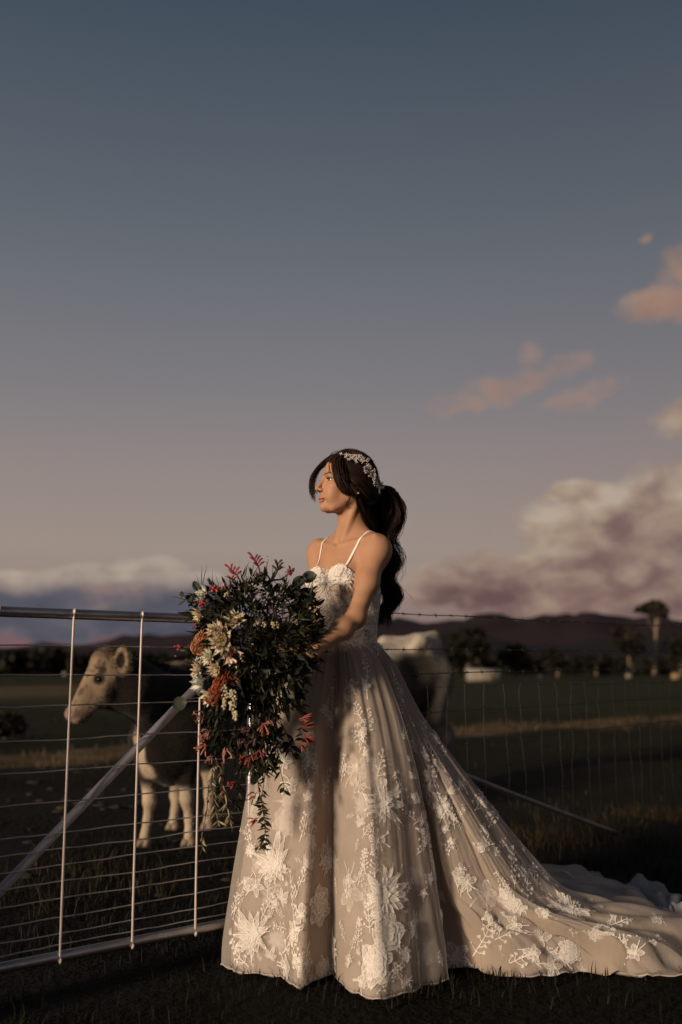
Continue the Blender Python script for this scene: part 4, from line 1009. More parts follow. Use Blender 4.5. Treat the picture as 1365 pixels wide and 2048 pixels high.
    tag(o, 'bride in a white lace gown with long train, dark wavy ponytail, holding a cascading bouquet', 'person')
    return o
BR = body()
# eyes
def eyes():
    mw = bpy.data.materials.new('eyeball'); mw.use_nodes = True; k = NT(mw.node_tree); b = k.n['Principled BSDF']; b.inputs['Roughness'].default_value = 0.12
    a = k.node('ShaderNodeAttribute', attribute_name='Col').outputs['Color']; k.put(b.inputs['Base Color'], a)
    for s_ in (-1, 1):
        c = K(0.0665, 0.031*s_, -0.001); V, F = ball((0, 0, 0), 0.0124, 24, 16)
        look = unit(HFw*1.0+HLft*0.30+HUp*0.02); an = np.arccos(np.clip((V/np.linalg.norm(V, axis=1)[:, None]) @ look, -1, 1))
        C = np.where((an < 0.24)[:, None], [[0.005, 0.004, 0.004]], np.where((an < 0.60)[:, None], [[0.10, 0.055, 0.03]], [[0.40, 0.34, 0.31]]))
        put('eye', V+c, F, mw, BR, col=C)
        # lashes
        mb = MB(); r = np.random.default_rng(9)
        for q in np.linspace(-0.9, 0.9, 16):
            d = unit(HFw*math.cos(q)+HLft*math.sin(q)); p0 = c+d*0.0137+HUp*0.0032
            mb.add(*tube(np.array([p0, p0+d*0.004+HUp*0.001, p0+d*0.0065+HUp*0.004+HLft*0.002*math.copysign(1, s_)]), [0.0006, 0.0005, 0.0002], 4))
        l_ = mb.put('lashes', mat('lash', (0.01, 0.007, 0.006), 0.6), BR); tag(l_, kind='stuff')
eyes()
# ---- hair
def hair_mat():
    m_ = bpy.data.materials.new('hair'); m_.use_nodes = True; k = NT(m_.node_tree); b = k.n['Principled BSDF']
    a = k.node('ShaderNodeAttribute', attribute_name='Col').outputs['Color']; k.put(b.inputs['Base Color'], a)
    b.inputs['Roughness'].default_value = 0.5; b.inputs['Specular IOR Level'].default_value = 0.22
    return m_
M_HAIR = hair_mat()
HC = np.array([[0.013, 0.007, 0.0055], [0.021, 0.0095, 0.0065], [0.034, 0.013, 0.009], [0.010, 0.006, 0.005]])
def hair_cap():
    s = SDF(K(0, 0, 0)-0.17, K(0, 0, 0)+0.17, 0.004)
    s.ell(K(-0.014, 0, 0.038), (0.101, 0.081, 0.086), 0.01, M=HM)
    s.ell(K(-0.060, 0, -0.010), (0.060, 0.066, 0.075), 0.03, M=HM)
    s.ell(K(-0.112, 0.0, -0.004), (0.030, 0.036, 0.036), 0.03, M=HM)
    s.ell(K(0.094, 0, -0.045), (0.082, 0.074, 0.116), 0.010, sub=True, M=HM)
    s.ell(K(0.012, 0, -0.095), (0.062, 0.11, 0.078), 0.012, sub=True, M=HM)
    V, F = s.mesh(); V = smooth_mesh(V, F, 3, 0.5)
    C = np.repeat(HC[:1], len(V), 0)
    return put('hair', V, F, M_HAIR, BR, col=C)
HCAP = hair_cap()
def strand_mesh(paths, r0, r1, sides=3, cols=None, seed=1):
    """paths (n, m, 3) -> thin tapering tubes, all at once"""
    n, m, _ = paths.shape; r = np.random.default_rng(seed)
    Tn = np.gradient(paths, axis=1); Tn /= np.linalg.norm(Tn, axis=2)[..., None]+1e-9
    ref = np.array([0.31, -0.84, 0.44]); A = np.cross(Tn, ref); A /= np.linalg.norm(A, axis=2)[..., None]+1e-9; B = np.cross(Tn, A)
    rad = np.linspace(r0, r1, m)[None, :]*np.ones((n, 1)); an = np.arange(sides)*2*np.pi/sides
    V = paths[:, :, None]+rad[:, :, None, None]*(np.cos(an)[:, None]*A[:, :, None]+np.sin(an)[:, None]*B[:, :, None])
    V = V.reshape(-1, 3)
    i = (np.arange(n)[:, None, None]*m+np.arange(m-1)[None, :, None])*sides; j = np.arange(sides)[None, None]; j2 = (j+1) % sides
    F = np.stack([i+j, i+j2, i+sides+j2, i+sides+j], -1).reshape(-1, 4)
    cc = (HC if cols is None else cols)[r.integers(0, 4, n)]*r.uniform(0.7, 1.4, (n, 1))
    return V, F, np.repeat(cc, m*sides, 0)
def lock(guide, n, rad, m=26, seed=1, wave=0.0, turns=3.0, jitter=0.002, pinch=0.35, flat=1.0):
    """n strands following one guide curve; rad = width at root, middle, tip"""
    r = np.random.default_rng(seed); g = catmull(guide, m); Tn, A, B = frames(g)
    R_ = np.interp(np.linspace(0, 1, m), np.linspace(0, 1, len(rad)), rad)
    a = r.uniform(0, 2*np.pi, n); q = np.sqrt(r.uniform(0, 1, n)); u = q*np.cos(a); v = q*np.sin(a)*flat
    tt = np.linspace(0, 1, m); ph = r.uniform(0, 2*np.pi)
    wv = wave*tt**0.7; W_ = (A*np.cos(tt*turns*2*np.pi+ph)[:, None]+B*np.sin(tt*turns*2*np.pi+ph)[:, None])*wv[:, None]
    p = g[None]+W_[None]+(u[:, None]*R_)[..., None]*A[None]+(v[:, None]*R_)[..., None]*B[None]
    k1 = r.normal(0, 1, (n, 1, 3)); f1 = r.uniform(1, 3, (n, 1, 1)); 
    p = p+jitter*np.sin(tt[None, :, None]*f1*6.28+k1*3)*tt[None, :, None]*(0.5+1.5*np.abs(k1[..., :1]))
    end = r.uniform(0.82, 1.0, n)
    idx = np.clip(tt[None]*end[:, None]*(m-1), 0, m-1.001); i = idx.astype(int); f = (idx-i)[..., None]
    p = np.take_along_axis(p, i[..., None], 1)*(1-f)+np.take_along_axis(p, np.minimum(i+1, m-1)[..., None], 1)*f
    return p
def hair_strands():
    r = np.random.default_rng(15); rad = np.array([0.101, 0.081, 0.086]); c0 = np.array([-0.014, 0, 0.037]); out = []
    pony = np.array([-0.128, 0, -0.004])
    for q in range(1800):
        sd = 1 if q % 3 else -1
        fr = r.uniform(0, 1)                                # 0 front hairline .. 1 crown
        th0 = R(68)+fr*R(45)                                 # angle of the part from the front, over the top
        s0 = np.array([math.cos(th0), 0.03*sd, math.sin(th0)])
        low = r.uniform(-0.42, 0.9)
        mid = unit(np.array([0.05-0.45*fr+r.normal(0, 0.03), sd*1.0, low]))
        en = unit((pony+np.array([0.01, sd*0.02, r.uniform(-0.022, 0.025)])-c0)/rad)
        tt = np.linspace(0, 1, 16)[:, None]
        d = (1-tt)**2*s0+2*tt*(1-tt)*mid*1.15+tt**2*en; d /= np.linalg.norm(d, axis=1)[:, None]
        k = 1.012+r.uniform(0, 0.05)+0.03*np.sin(np.linspace(0, np.pi, 16))[:, None]*r.uniform(0, 1)
        p = d*rad*k+c0
        if (p[:, 0] > 0.058).sum() > 3 and low < 0.3: continue
        out.append(HO+p[:, :1]*HFw+p[:, 1:2]*HLft+p[:, 2:]*HUp)
    V, F, C = strand_mesh(np.array(out), 0.0009, 0.0007, 3, seed=2)
    tag(put('hair_strands', V, F, M_HAIR, HCAP, col=C), kind='stuff')
    # curtain fringe on the far and near side of the face
    ps = []
    for k, (dx, dy) in enumerate(((0, 0), (4, -3), (9, -5), (-3, 3), (13, -3), (6, 4))):
        ps.append(lock([P(680+dx*.3, 910, 3.50), P(658+dx*.8, 917+dy, 3.52), P(636+dx*.7, 935+dy, 3.565), P(624+dx*.55, 957, 3.60), P(622+dx*0.5, 978+dy, 3.61), P(629+dx*0.5, 996+dy*2, 3.60)], 30, [0.005, 0.006, 0.0045, 0.0035, 0.002], 24, 30+k, 0.0, jitter=0.0022))
    for k, (dx, dy, Y) in enumerate(((0, 0, 0), (4, 2, -.004), (8, 1, 0.0), (-3, 1, .004), (13, 3, .006), (18, 6, .012))):
        ps.append(lock([P(683+dx*.5, 910, 3.485), P(671+dx, 921+dy, 3.445+Y), P(671+dx, 940+dy, 3.428+Y), P(676+dx, 960+dy, 3.422+Y), P(687+dx, 979+dy, 3.425+Y), P(699+dx*0.6, 991+dy*.5, 3.44+Y)], 80, [0.005, 0.007, 0.0055, 0.005, 0.004], 24, 40+k, 0.0, jitter=0.002))
    ps.append(lock([P(676, 907, 3.48), P(662, 922, 3.445), P(659, 938, 3.43), P(662, 950, 3.428)], 7, [0.001, 0.002, 0.001], 24, 50))
    ps.append(lock([P(697, 985, 3.44), P(699, 998, 3.43), P(694, 1008, 3.425), P(700, 1016, 3.42)], 12, [0.003, 0.003, 0.002], 24, 60, jitter=0.004))
    V, F, C = strand_mesh(np.concatenate(ps), 0.00075, 0.0004, 3, seed=3)
    tag(put('fringe', V, F, M_HAIR, BR, col=C*1.25), kind='stuff')
    # ponytail: locks that swell behind the head and fall in waves
    ps = []; rr = np.random.default_rng(77)
    mid = [(748, 972, 3.585), (766, 984, 3.61), (773, 1012, 3.625), (773, 1045, 3.63), (764, 1082, 3.63), (783, 1118, 3.63), (765, 1155, 3.63), (785, 1192, 3.63), (772, 1225, 3.63), (768, 1252, 3.62)]
    wid = [8, 22, 32, 30, 22, 22, 19, 21, 18, 12]
    for k in range(48):
        a = rr.uniform(0, 2*np.pi); q = math.sqrt(rr.uniform(0.0, 1)); sx = q*math.cos(a); sy = q*math.sin(a)
        ph = rr.uniform(0, 6.28); n_ = rr.integers(7, 11) if k % 4 else 6
        g = []
        for i, ((x, y, Y), w) in enumerate(zip(mid, wid)):
            if i >= n_: break
            wob = (0 if i < 2 else 6.5)*math.sin(i*1.75+0.9*sx+0.55*ph)
            g.append(P(x+sx*w+wob, y+rr.normal(0, 2)*(i > 1), Y+sy*w*0.0016))
        ps.append(lock(g, 56, [0.006, 0.013, 0.012, 0.010, 0.009, 0.007, 0.003], 44, 100+k, 0.0095, rr.uniform(2.4, 3.8), jitter=0.004))
    for k in range(16):                                   # hair drawn back over the ear and up from the nape
        z0 = rr.uniform(0, 1); a0 = K(0.030-0.03*z0, 0.074, 0.012-0.01*z0); a1 = K(-0.02-0.02*z0, 0.088-0.012*z0, -0.006-0.045*z0*z0); a2 = K(-0.085, 0.055, -0.03-0.03*z0); a3 = K(-0.128, 0.01, -0.01)
        ps.append(lock([a0+rr.normal(0, .003, 3), a1+rr.normal(0, .003, 3), a2+rr.normal(0, .004, 3), a3], 36, [0.006, 0.010, 0.010, 0.008], 44, 240+k, 0.0, jitter=0.001))
    for k in range(8):                                    # hair lying along the back of the neck
        f = k/7; ps.append(lock([K(-0.040, 0.070-0.02*f, -0.035), P(718+8*f, 1000, 3.47+.05*f), P(727+10*f, 1026, 3.49+.06*f), P(742+10*f, 1050, 3.53+.06*f), P(756+8*f, 1075, 3.58+.04*f), P(764, 1105, 3.62)], 46, [0.008, 0.011, 0.012, 0.013, 0.012, 0.006], 44, 290+k, 0.002, 1.5, jitter=0.002))
    for k in range(14):
        f = k/13; ps.append(lock([K(-0.050, 0.062*(1-2*f), -0.075), K(-0.095, 0.05*(1-2*f), -0.055), P(752+rr.normal(0, 5), 990, 3.59), P(760+rr.normal(0, 8), 1040, 3.62), P(765+rr.normal(0, 8), 1085, 3.63)], 34, [0.008, 0.013, 0.014, 0.012, 0.006], 44, 270+k, 0.003, 1.5, jitter=0.002))
    for k in range(44):                                   # loose strands round the outline
        a = rr.uniform(-1, 1); g = [P(x+np.sign(a)*w*(0.75+0.4*abs(a))+rr.normal(0, 3), y, Y+rr.normal(0, 0.02)) for (x, y, Y), w in zip(mid[1:], wid[1:])]
        ps.append(lock(g[:rr.integers(4, 9)], 3, [0.002, 0.005, 0.006], 44, 160+k, 0.006, rr.uniform(1.5, 3), jitter=0.006))
    V, F, C = strand_mesh(np.concatenate(ps), 0.0009, 0.0004, 3, seed=4)
    tag(put('ponytail', V, F, M_HAIR, BR, col=C*1.1), kind='stuff')
    fl = []
    for k in range(46):                                   # fly-aways over the crown
        th = rr.uniform(R(20), R(150)); b = rr.uniform(-0.5, 0.9); d0 = unit([math.cos(th), b*0.6, math.sin(th)]); d1 = unit([math.cos(th+0.5), b*0.6+rr.normal(0, .1), math.sin(th+0.5)])
        p0, p1 = (d0*rad*1.02+c0), (d1*rad*rr.uniform(1.05, 1.13)+c0); pm = (p0+p1)/2*1.0+unit((p0+p1)/2-c0)*0.006
        fl.append(catmull([K(*p0), K(*pm), K(*p1)], 8))
    V, F, C = strand_mesh(np.array(fl), 0.0006, 0.0003, 3, seed=6)
    tag(put('flyaway_hair', V, F, M_HAIR, HCAP, col=C*1.6), kind='stuff')
hair_strands()

# ---- gown
hem_px = [(446, 1936), (486, 1950), (550, 1962), (608, 1978), (652, 1960), (700, 1986), (748, 1999), (828, 1986), (886, 1968), (880, 1944), (945, 1944), (1060, 1961), (1180, 1950),
          (1300, 1960), (1420, 1948), (1470, 1900), (1352, 1864), (1312, 1814), (1200, 1785), (1000, 1815), (800, 1858), (622, 1905), (504, 1922)]
w_ang = [184, 203, 222, 238, 250, 261, 272, 288, 302, 310, 317, 326, 335, 343, 351, 359, 367, 377, 391, 412, 448, 488, 518]
tau = [0, 0, 0, 0, 0, 0, 0, 0, 0.05, .3, .5, .72, .86, 1, 1, 1, 1, 1, 1, .8, .35, .1, 0]
P0 = np.array([(0, 1), (.10, .975), (.28, .90), (.50, .765), (.71, .585), (.835, .385), (.92, .235), (.985, .09), (1.0, 0)])
P1 = np.array([(0, 1), (.05, .925), (.13, .75), (.285, .51), (.40, .34), (.515, .205), (.69, .145), (.88, .10), (1, 0)])
WZ = 1.085
def periodic(vals, x):
    vals = np.asarray(vals, float); n = len(vals)
    i = np.floor(x).astype(int) % n; f = (x-np.floor(x))
    sh = (slice(None),)+(None,)*(vals.ndim-1); f = f[sh]
    p0, p1, p2, p3 = vals[(i-1) % n], vals[i], vals[(i+1) % n], vals[(i+2) % n]
    return 0.5*((2*p1)+(-p0+p2)*f+(2*p0-5*p1+4*p2-p3)*f*f+(-p0+3*p1-3*p2+p3)*f**3)
NS = len(hem_px)
hemw = np.array([G(*p) for p in hem_px])
def skirt_point(s, v, inset=0.0, drop=0.0):
    """s in hem index units (array), v in 0..1 from waist to hem (array) -> points, outward dirs"""
    s = np.asarray(s, float); v = np.asarray(v, float)
    hm = periodic(hemw, s); ta = np.clip(periodic(tau, s), 0, 1)
    i = np.floor(s).astype(int) % NS; f = s-np.floor(s); wa = np.array(w_ang+[w_ang[0]+360], float)
    a = np.radians(wa[i]*(1-f)+wa[i+1]*f)
    wr = np.stack([np.cos(a), np.sin(a), 0*a], -1)
    lx = wr @ BL; ly = wr @ BF
    rad = 1/np.sqrt((lx/(0.128))**2+(ly/(0.098))**2)
    wp = BO[None]+wr*rad[:, None]; wp[:, 2] = 0
    kk = v*(len(P0)-1); j = np.minimum(kk.astype(int), len(P0)-2); g = kk-j
    def prof(Pp):
        e = np.vstack([2*Pp[0]-Pp[1], Pp, 2*Pp[-1]-Pp[-2]]); a0, a1, a2, a3 = e[j], e[j+1], e[j+2], e[j+3]; q = g[:, None]
        return 0.5*((2*a1)+(-a0+a2)*q+(2*a0-5*a1+4*a2-a3)*q*q+(-a0+3*a1-3*a2+a3)*q**3)
    pr = prof(P0)*(1-ta)[:, None]+prof(P1)*ta[:, None]
    r_ = pr[:, 0]*(1-inset*np.minimum(1, pr[:, 0]*1.5))
    p = wp+(hm-wp)*r_[:, None]; p[:, 2] = WZ*np.maximum(pr[:, 1], 0)
    out = hm-wp; out[:, 2] = 0
    out_r = out/(np.linalg.norm(out, axis=1)[:, None]+1e-9)
    # across-fold direction for the train lies nearer to vertical
    nrm = out_r*(1-ta*0.75)[:, None]+UP[None]*(ta*0.9*np.clip(v*1.4, 0, 1))[:, None]+np.array([0, -1.0, 0])[None]*(ta*0.45)[:, None]
    nrm /= np.linalg.norm(nrm, axis=1)[:, None]
    bump = lambda c, w, A: A*np.exp(-(((s-c+NS/2) % NS-NS/2)/w)**2)
    grow = np.clip(v, 0, 1)**1.2
    d = bump(1.0, 0.5, 0.018)+bump(2.1, 0.42, -0.022)+bump(2.95, 0.55, 0.028)+bump(4.15, 0.42, -0.034)+bump(5.1, 0.4, 0.006)+bump(6.1, 0.85, 0.034)+bump(7.3, 0.3, -0.012)+bump(8.1, 0.35, 0.012)
    d = d+bump(9.05, 0.42, -0.075)+bump(10.1, 0.35, 0.02)+bump(10.9, 0.35, -0.028)+bump(11.7, 0.4, 0.03)+bump(12.5, 0.3, -0.03)+bump(13.2, 0.33, 0.025)+bump(14.1, 0.3, -0.03)+bump(14.9, 0.35, 0.02)+bump(15.6, 0.25, -0.02)+bump(16.3, 0.3, 0.02)+bump(17.2, 0.3, -0.02)+bump(18.2, 0.4, 0.015)
    d = d*grow
    # gathers at the waist, small ripples
    d = d+0.0035*np.sin(s*2*np.pi*2.0+0.7*np.sin(s*1.3))*np.clip(1.2-v*1.1, 0.12, 1)*np.clip(v*8, 0, 1)
    d = d+0.0060*np.sin(s*2*np.pi*1.0+1.1+0.8*np.sin(s*0.9+2))*grow
    d = d+(0.0011+0.001*ta)*np.sin(s*17.3+3.0*np.sin(v*5.0+s*0.8)+inset*60)*np.sin(s*5.1+v*2.2+1+inset*35)*np.clip(v*3, 0, 1)
    d = d+(0.0008+0.0009*ta)*np.sin(s*31.0-4.0*np.sin(v*7.0+s*1.7)+inset*80)*np.clip(v*3, 0, 1)
    # crumples where the train lies on the grass
    c1 = ta*np.clip((v-0.45)*3, 0, 1)
    d = d+c1*(0.020*np.sin(s*7.3+v*9)*np.sin(v*17+s*2.1)+0.009*np.sin(s*13.1-v*23)+0.006*np.sin(s*4.4+v*41))
    d = d-0.012*inset/0.1*grow*0.4
    p = p+nrm*d[:, None]
    p[:, 2] = np.maximum(p[:, 2], 0.006+drop+0.010*np.clip((v-0.9)*10, 0, 1)*(0.5+0.5*np.sin(s*9.7)))
    return p, nrm
def sheet(ns, nv, inset=0.0, drop=0.0, v1=1.0):
    s = np.arange(ns)*NS/ns; v = np.linspace(0, v1, nv)
    Sg, Vg = np.meshgrid(s, v, indexing='ij')
    p, n = skirt_point(Sg.ravel(), Vg.ravel(), inset, drop)
    i = np.arange(ns)[:, None]; i2 = (i+1) % ns; j = np.arange(nv-1)[None]
    F = np.stack([i*nv+j, i*nv+j+1, i2*nv+j+1, i2*nv+j], -1).reshape(-1, 4)
    return p, F
def cloth_mat(name, col, alpha, trans=0.3, weave=0.25):
    m_ = bpy.data.materials.new(name); m_.use_nodes = True; k = NT(m_.node_tree); k.n.clear()
    p = k.node('ShaderNodeTexCoord').outputs['Object']
    c = k.mix(k.ss(k.noise(p, 7, 4, 0.6), 0.3, 0.7), (*[x*0.90 for x in col], 1), (*[min(1, x*1.06) for x in col], 1))
    bn = k.node('ShaderNodeBump'); bn.inputs['Strength'].default_value = 0.35; bn.inputs['Distance'].default_value = 0.006
    sx, sy, sz = k.sep(p); st = k.comb(k.m('MULTIPLY', sx, 60.0), k.m('MULTIPLY', sy, 60.0), k.m('MULTIPLY', sz, 7.0))
    k.put(bn.inputs['Height'], k.m('ADD', k.noise(st, 1.0, 3, 0.55), k.m('MULTIPLY', k.noise(p, 420, 2, 0.6), weave)))
    df = k.node('ShaderNodeBsdfDiffuse'); k.put(df.inputs[0], c); k.l.new(bn.outputs[0], df.inputs['Normal'])
    tr = k.node('ShaderNodeBsdfTranslucent'); k.put(tr.inputs[0], c); k.l.new(bn.outputs[0], tr.inputs['Normal'])
    mx = k.node('ShaderNodeMixShader'); mx.inputs[0].default_value = trans; k.l.new(df.outputs[0], mx.inputs[1]); k.l.new(tr.outputs[0], mx.inputs[2])
    sh = mx.outputs[0]
    if alpha is not None:
        t_ = k.node('ShaderNodeBsdfTransparent'); m2 = k.node('ShaderNodeMixShader')
        k.put(m2.inputs[0], alpha(k) if callable(alpha) else alpha); k.l.new(t_.outputs[0], m2.inputs[1]); k.l.new(sh, m2.inputs[2]); sh = m2.outputs[0]
    o = k.node('ShaderNodeOutputMaterial'); k.l.new(sh, o.inputs[0])
    return m_
M_TUL = cloth_mat('tulle', (0.67, 0.595, 0.545), 0.42, 0.4)
M_LIN = cloth_mat('champagne_lining', (0.50, 0.415, 0.35), None, 0.42)
GV, GF = sheet(460, 100)
GOWN = put('gown_skirt', GV, GF, M_TUL, BR)
LV, LF = sheet(420, 90, 0.095, 0.0, 0.985)
LIN_O = put('skirt_lining', LV, LF, M_LIN, GOWN)
# rolled hem band of the outer layer
def hem_band():
    s = np.linspace(0, NS, 460); p, n = skirt_point(s % NS, np.full(460, 0.998))
    p[:, 2] = np.maximum(p[:, 2], 0.012); put('hem_band', *tube(p, 0.0026, 6, False), cloth_mat('hem_braid', (0.56, 0.49, 0.45), 0.8, 0.2), GOWN)
hem_band()
BVL = BVHTree.FromPolygons([Vector(v) for v in LV], LF.tolist())
BVG = BVHTree.FromPolygons([Vector(v) for v in GV], GF.tolist())
# ---- lace
def lace_alpha(k):
    a, u, t_ = k.sep(k.node('ShaderNodeAttribute', attribute_name='Col').outputs['Vector'])
    p = k.node('ShaderNodeTexCoord').outputs['Object']
    ribs = k.m('ADD', k.m('MULTIPLY', k.m('SINE', k.m('MULTIPLY', u, 13.0)), 0.5), 0.5)
    net = k.ss(k.noise(p, 330, 2, 0.6), 0.40, 0.60)
    fill = k.m('MULTIPLY', a, k.m('ADD', 0.35, k.m('ADD', k.m('MULTIPLY', ribs, 0.6), k.m('MULTIPLY', net, 0.5))))
    return k.m('MINIMUM', k.m('MAXIMUM', fill, k.m('MULTIPLY', k.ss(a, 0.62, 0.95), 0.80)), 0.86)
M_LACE = cloth_mat('lace', (0.88, 0.84, 0.80), lace_alpha, 0.22, 0.8)
def petal2(L, w, nl=7, nw=7, curl=0.0, point=0.6, notch=0.0, phase=0.0):
    """flat petal along +y from the origin: (x, y, lift, opacity)"""
    t_ = np.linspace(0, 1, nl); prof = np.sin(np.pi*np.clip(t_, 0, 1)**point)**0.75*w; prof[0] = w*0.12; prof[-1] = w*(0.10+notch)
    u = np.linspace(-1, 1, nw)
    prof = prof*(1+0.13*np.sin(t_*11+phase)*np.clip(t_*3, 0, 1)); X = prof[:, None]*u[None]; Y = (t_*L)[:, None]+np.zeros((1, nw)); Y = Y-0.12*L*np.abs(u[None])**2*t_[:, None]**2+0.05*L*np.cos(u[None]*6+phase)*t_[:, None]**3
    Z = curl*(t_[:, None]**2)*(0.6+0.4*np.abs(u[None]))
    edge = np.maximum(np.abs(u[None])**2.6*np.ones((nl, 1)), t_[:, None]**5); vein = np.exp(-(u[None]/0.2)**2)*np.ones((nl, 1))
    A = np.clip(0.26+0.7*edge+0.5*vein*(1-t_[:, None])**0.7, 0, 0.97)
    V = np.stack([X, Y, Z, A, np.repeat(u[None], nl, 0), np.repeat(t_[:, None], nw, 1)], -1).reshape(-1, 6); i = np.arange(nl-1)[:, None]*nw; j = np.arange(nw-1)[None]
    return V, np.stack([i+j, i+j+1, i+nw+j+1, i+nw+j], -1).reshape(-1, 4)
def ribbon2(pts, w0, w1, a=0.95):
    pts = catmull(np.array(pts, float), 4*len(pts)); n = len(pts); d = np.gradient(pts, axis=0); d /= np.linalg.norm(d, axis=1)[:, None]+1e-9
    nn = np.stack([-d[:, 1], d[:, 0]], -1)*np.linspace(w0, w1, n)[:, None]
    V = np.zeros((n*2, 6)); V[:, 4] = 1.0; V[0::2, :2] = pts-nn; V[1::2, :2] = pts+nn; V[:, 2] = 0.001; V[:, 3] = a
    i = np.arange(n-1)*2; return V, np.stack([i, i+1, i+3, i+2], -1)
class L2:
    def __init__(s): s.V = []; s.F = []; s.n = 0
    def add(s, VF, ang=0.0, at=(0, 0), sc=1.0, lift=0.0):
        V, F = VF; V = V.copy(); c, q = math.cos(ang), math.sin(ang)
        x, y = V[:, 0]*sc, V[:, 1]*sc; V[:, 0] = x*c-y*q+at[0]; V[:, 1] = x*q+y*c+at[1]; V[:, 2] = V[:, 2]*sc+lift
        s.V.append(V); s.F.append(F+s.n); s.n += len(V)
    def get(s): return np.concatenate(s.V), np.concatenate(s.F)
def m_bloom(r, R_):
    """large layered bloom"""
    l = L2(); n = r.integers(13, 18); lean = r.uniform(0, 6.28); sq = r.uniform(0.10, 0.26)
    ln = lambda a: 1+sq*math.cos(a-lean)
    for k in range(n):
        a = k*2*np.pi/n+r.normal(0, 0.14); L = R_*ln(a)*r.uniform(0.72, 1.08); w = R_*r.uniform(0.10, 0.17)
        l.add(petal2(L, w, curl=R_*0.05, point=r.uniform(0.8, 1.35), notch=r.uniform(0.15, 0.6), phase=r.uniform(0, 6)), a, lift=0.0)
        if r.uniform() < 0.55: l.add(petal2(L*0.62, w*0.55, 6, 5, curl=R_*0.06, point=1.0), a+r.choice([-1, 1])*r.uniform(0.14, 0.24), lift=0.0012)
        if r.uniform() < 0.4: l.add(ribbon2([(0, L*0.3), (0.02*R_, L*0.8), (0.05*R_*r.normal(), L*1.22)], R_*0.018, R_*0.012), a, lift=0.001)
    c0 = (-math.sin(lean)*R_*0.16*-1*sq, math.cos(lean)*R_*-0.16*sq)
    for k in range(n-2):
        a = k*2*np.pi/(n-2)+0.4+r.normal(0, 0.2)
        l.add(petal2(R_*ln(a)*r.uniform(0.40, 0.66), R_*r.uniform(0.08, 0.14), curl=R_*0.10, point=1.2, notch=0.3, phase=r.uniform(0, 6)), a, at=c0, lift=0.0022)
    for k in range(5):
        l.add(petal2(R_*0.30, R_*0.13, 5, 3, curl=R_*0.10), k*1.256+r.normal(0, 0.2), lift=0.0042)
    return l.get()
def m_rose(r, R_):
    """rounded open rose with broad overlapping petals"""
    l = L2()
    for ring, (n, ln, w) in enumerate(((6, 1.0, 0.46), (5, 0.70, 0.36), (4, 0.42, 0.26))):
        for k in range(n): l.add(petal2(R_*ln*r.uniform(0.9, 1.08), R_*w, curl=R_*0.08, point=1.25, notch=0.35, phase=r.uniform(0, 6)), k*2*np.pi/n+ring*0.5+r.normal(0, 0.12), lift=0.0018*ring)
    return l.get()
def m_star(r, R_):
    l = L2()
    for k in range(5): l.add(petal2(R_*r.uniform(0.75, 1.1), R_*r.uniform(0.26, 0.38), 6, 7, curl=R_*0.06, point=1.3, notch=0.45, phase=r.uniform(0, 6)), k*1.2566+r.normal(0, 0.16))
    for k in range(3): l.add(ribbon2([(0, R_*0.2), (R_*0.05, R_*0.9), (R_*r.normal(0, .2), R_*1.5)], R_*0.035, R_*0.05), r.uniform(0, 6.28))
    for k in range(5): l.add(petal2(R_*0.35, R_*0.12, 4, 3, curl=R_*.1), k*1.2566+0.6, lift=0.0015)
    return l.get()
def m_sprig(r, R_):
    """branching sprig with small lobed tips"""
    l = L2(); bend = r.normal(0, 0.22)
    st = [np.array([bend*R_*math.sin(t_*1.6)*1.0, R_*(t_*2-0.9)]) for t_ in np.linspace(0, 1, 6)]
    l.add(ribbon2(st, R_*0.035, R_*0.02))
    for k in range(1, 6):
        for sd in (-1, 1):
            if r.uniform() < 0.12: continue
            p = st[k] if k < 6 else st[-1]; a = sd*r.uniform(0.6, 1.15); ln = R_*r.uniform(0.28, 0.5)*(1.15-0.12*k)
            q = p+ln*np.array([-math.sin(a), math.cos(a)])
            l.add(ribbon2([p, (p+q)/2+np.array([0, -0.03*R_]), q], R_*0.028, R_*0.022))
            for aa in (-0.55, 0.0, 0.6): l.add(petal2(R_*r.uniform(0.15, 0.24), R_*0.060, 4, 3, point=1.1), a+aa, at=q*0.98)
    l.add(petal2(R_*0.26, R_*0.075, 4, 3), 0, at=st[-1]); l.add(petal2(R_*0.22, R_*0.07, 4, 3), 0.7, at=st[-1]); l.add(petal2(R_*0.22, R_*0.07, 4, 3), -0.7, at=st[-1])
    return l.get()
def m_leaf(r, R_):
    l = L2()
    for a, s_ in ((0, 1), (0.75, 0.8), (-0.8, 0.75), (1.5, 0.5), (-1.5, 0.5)): l.add(petal2(R_*s_, R_*0.2*s_, curl=R_*0.03, point=0.8), a+r.normal(0, 0.1))
    return l.get()
LACE = {'lace_bloom': m_bloom, 'lace_rose': m_rose, 'lace_star_flower': m_star, 'lace_sprig': m_sprig, 'lace_leaf': m_leaf}
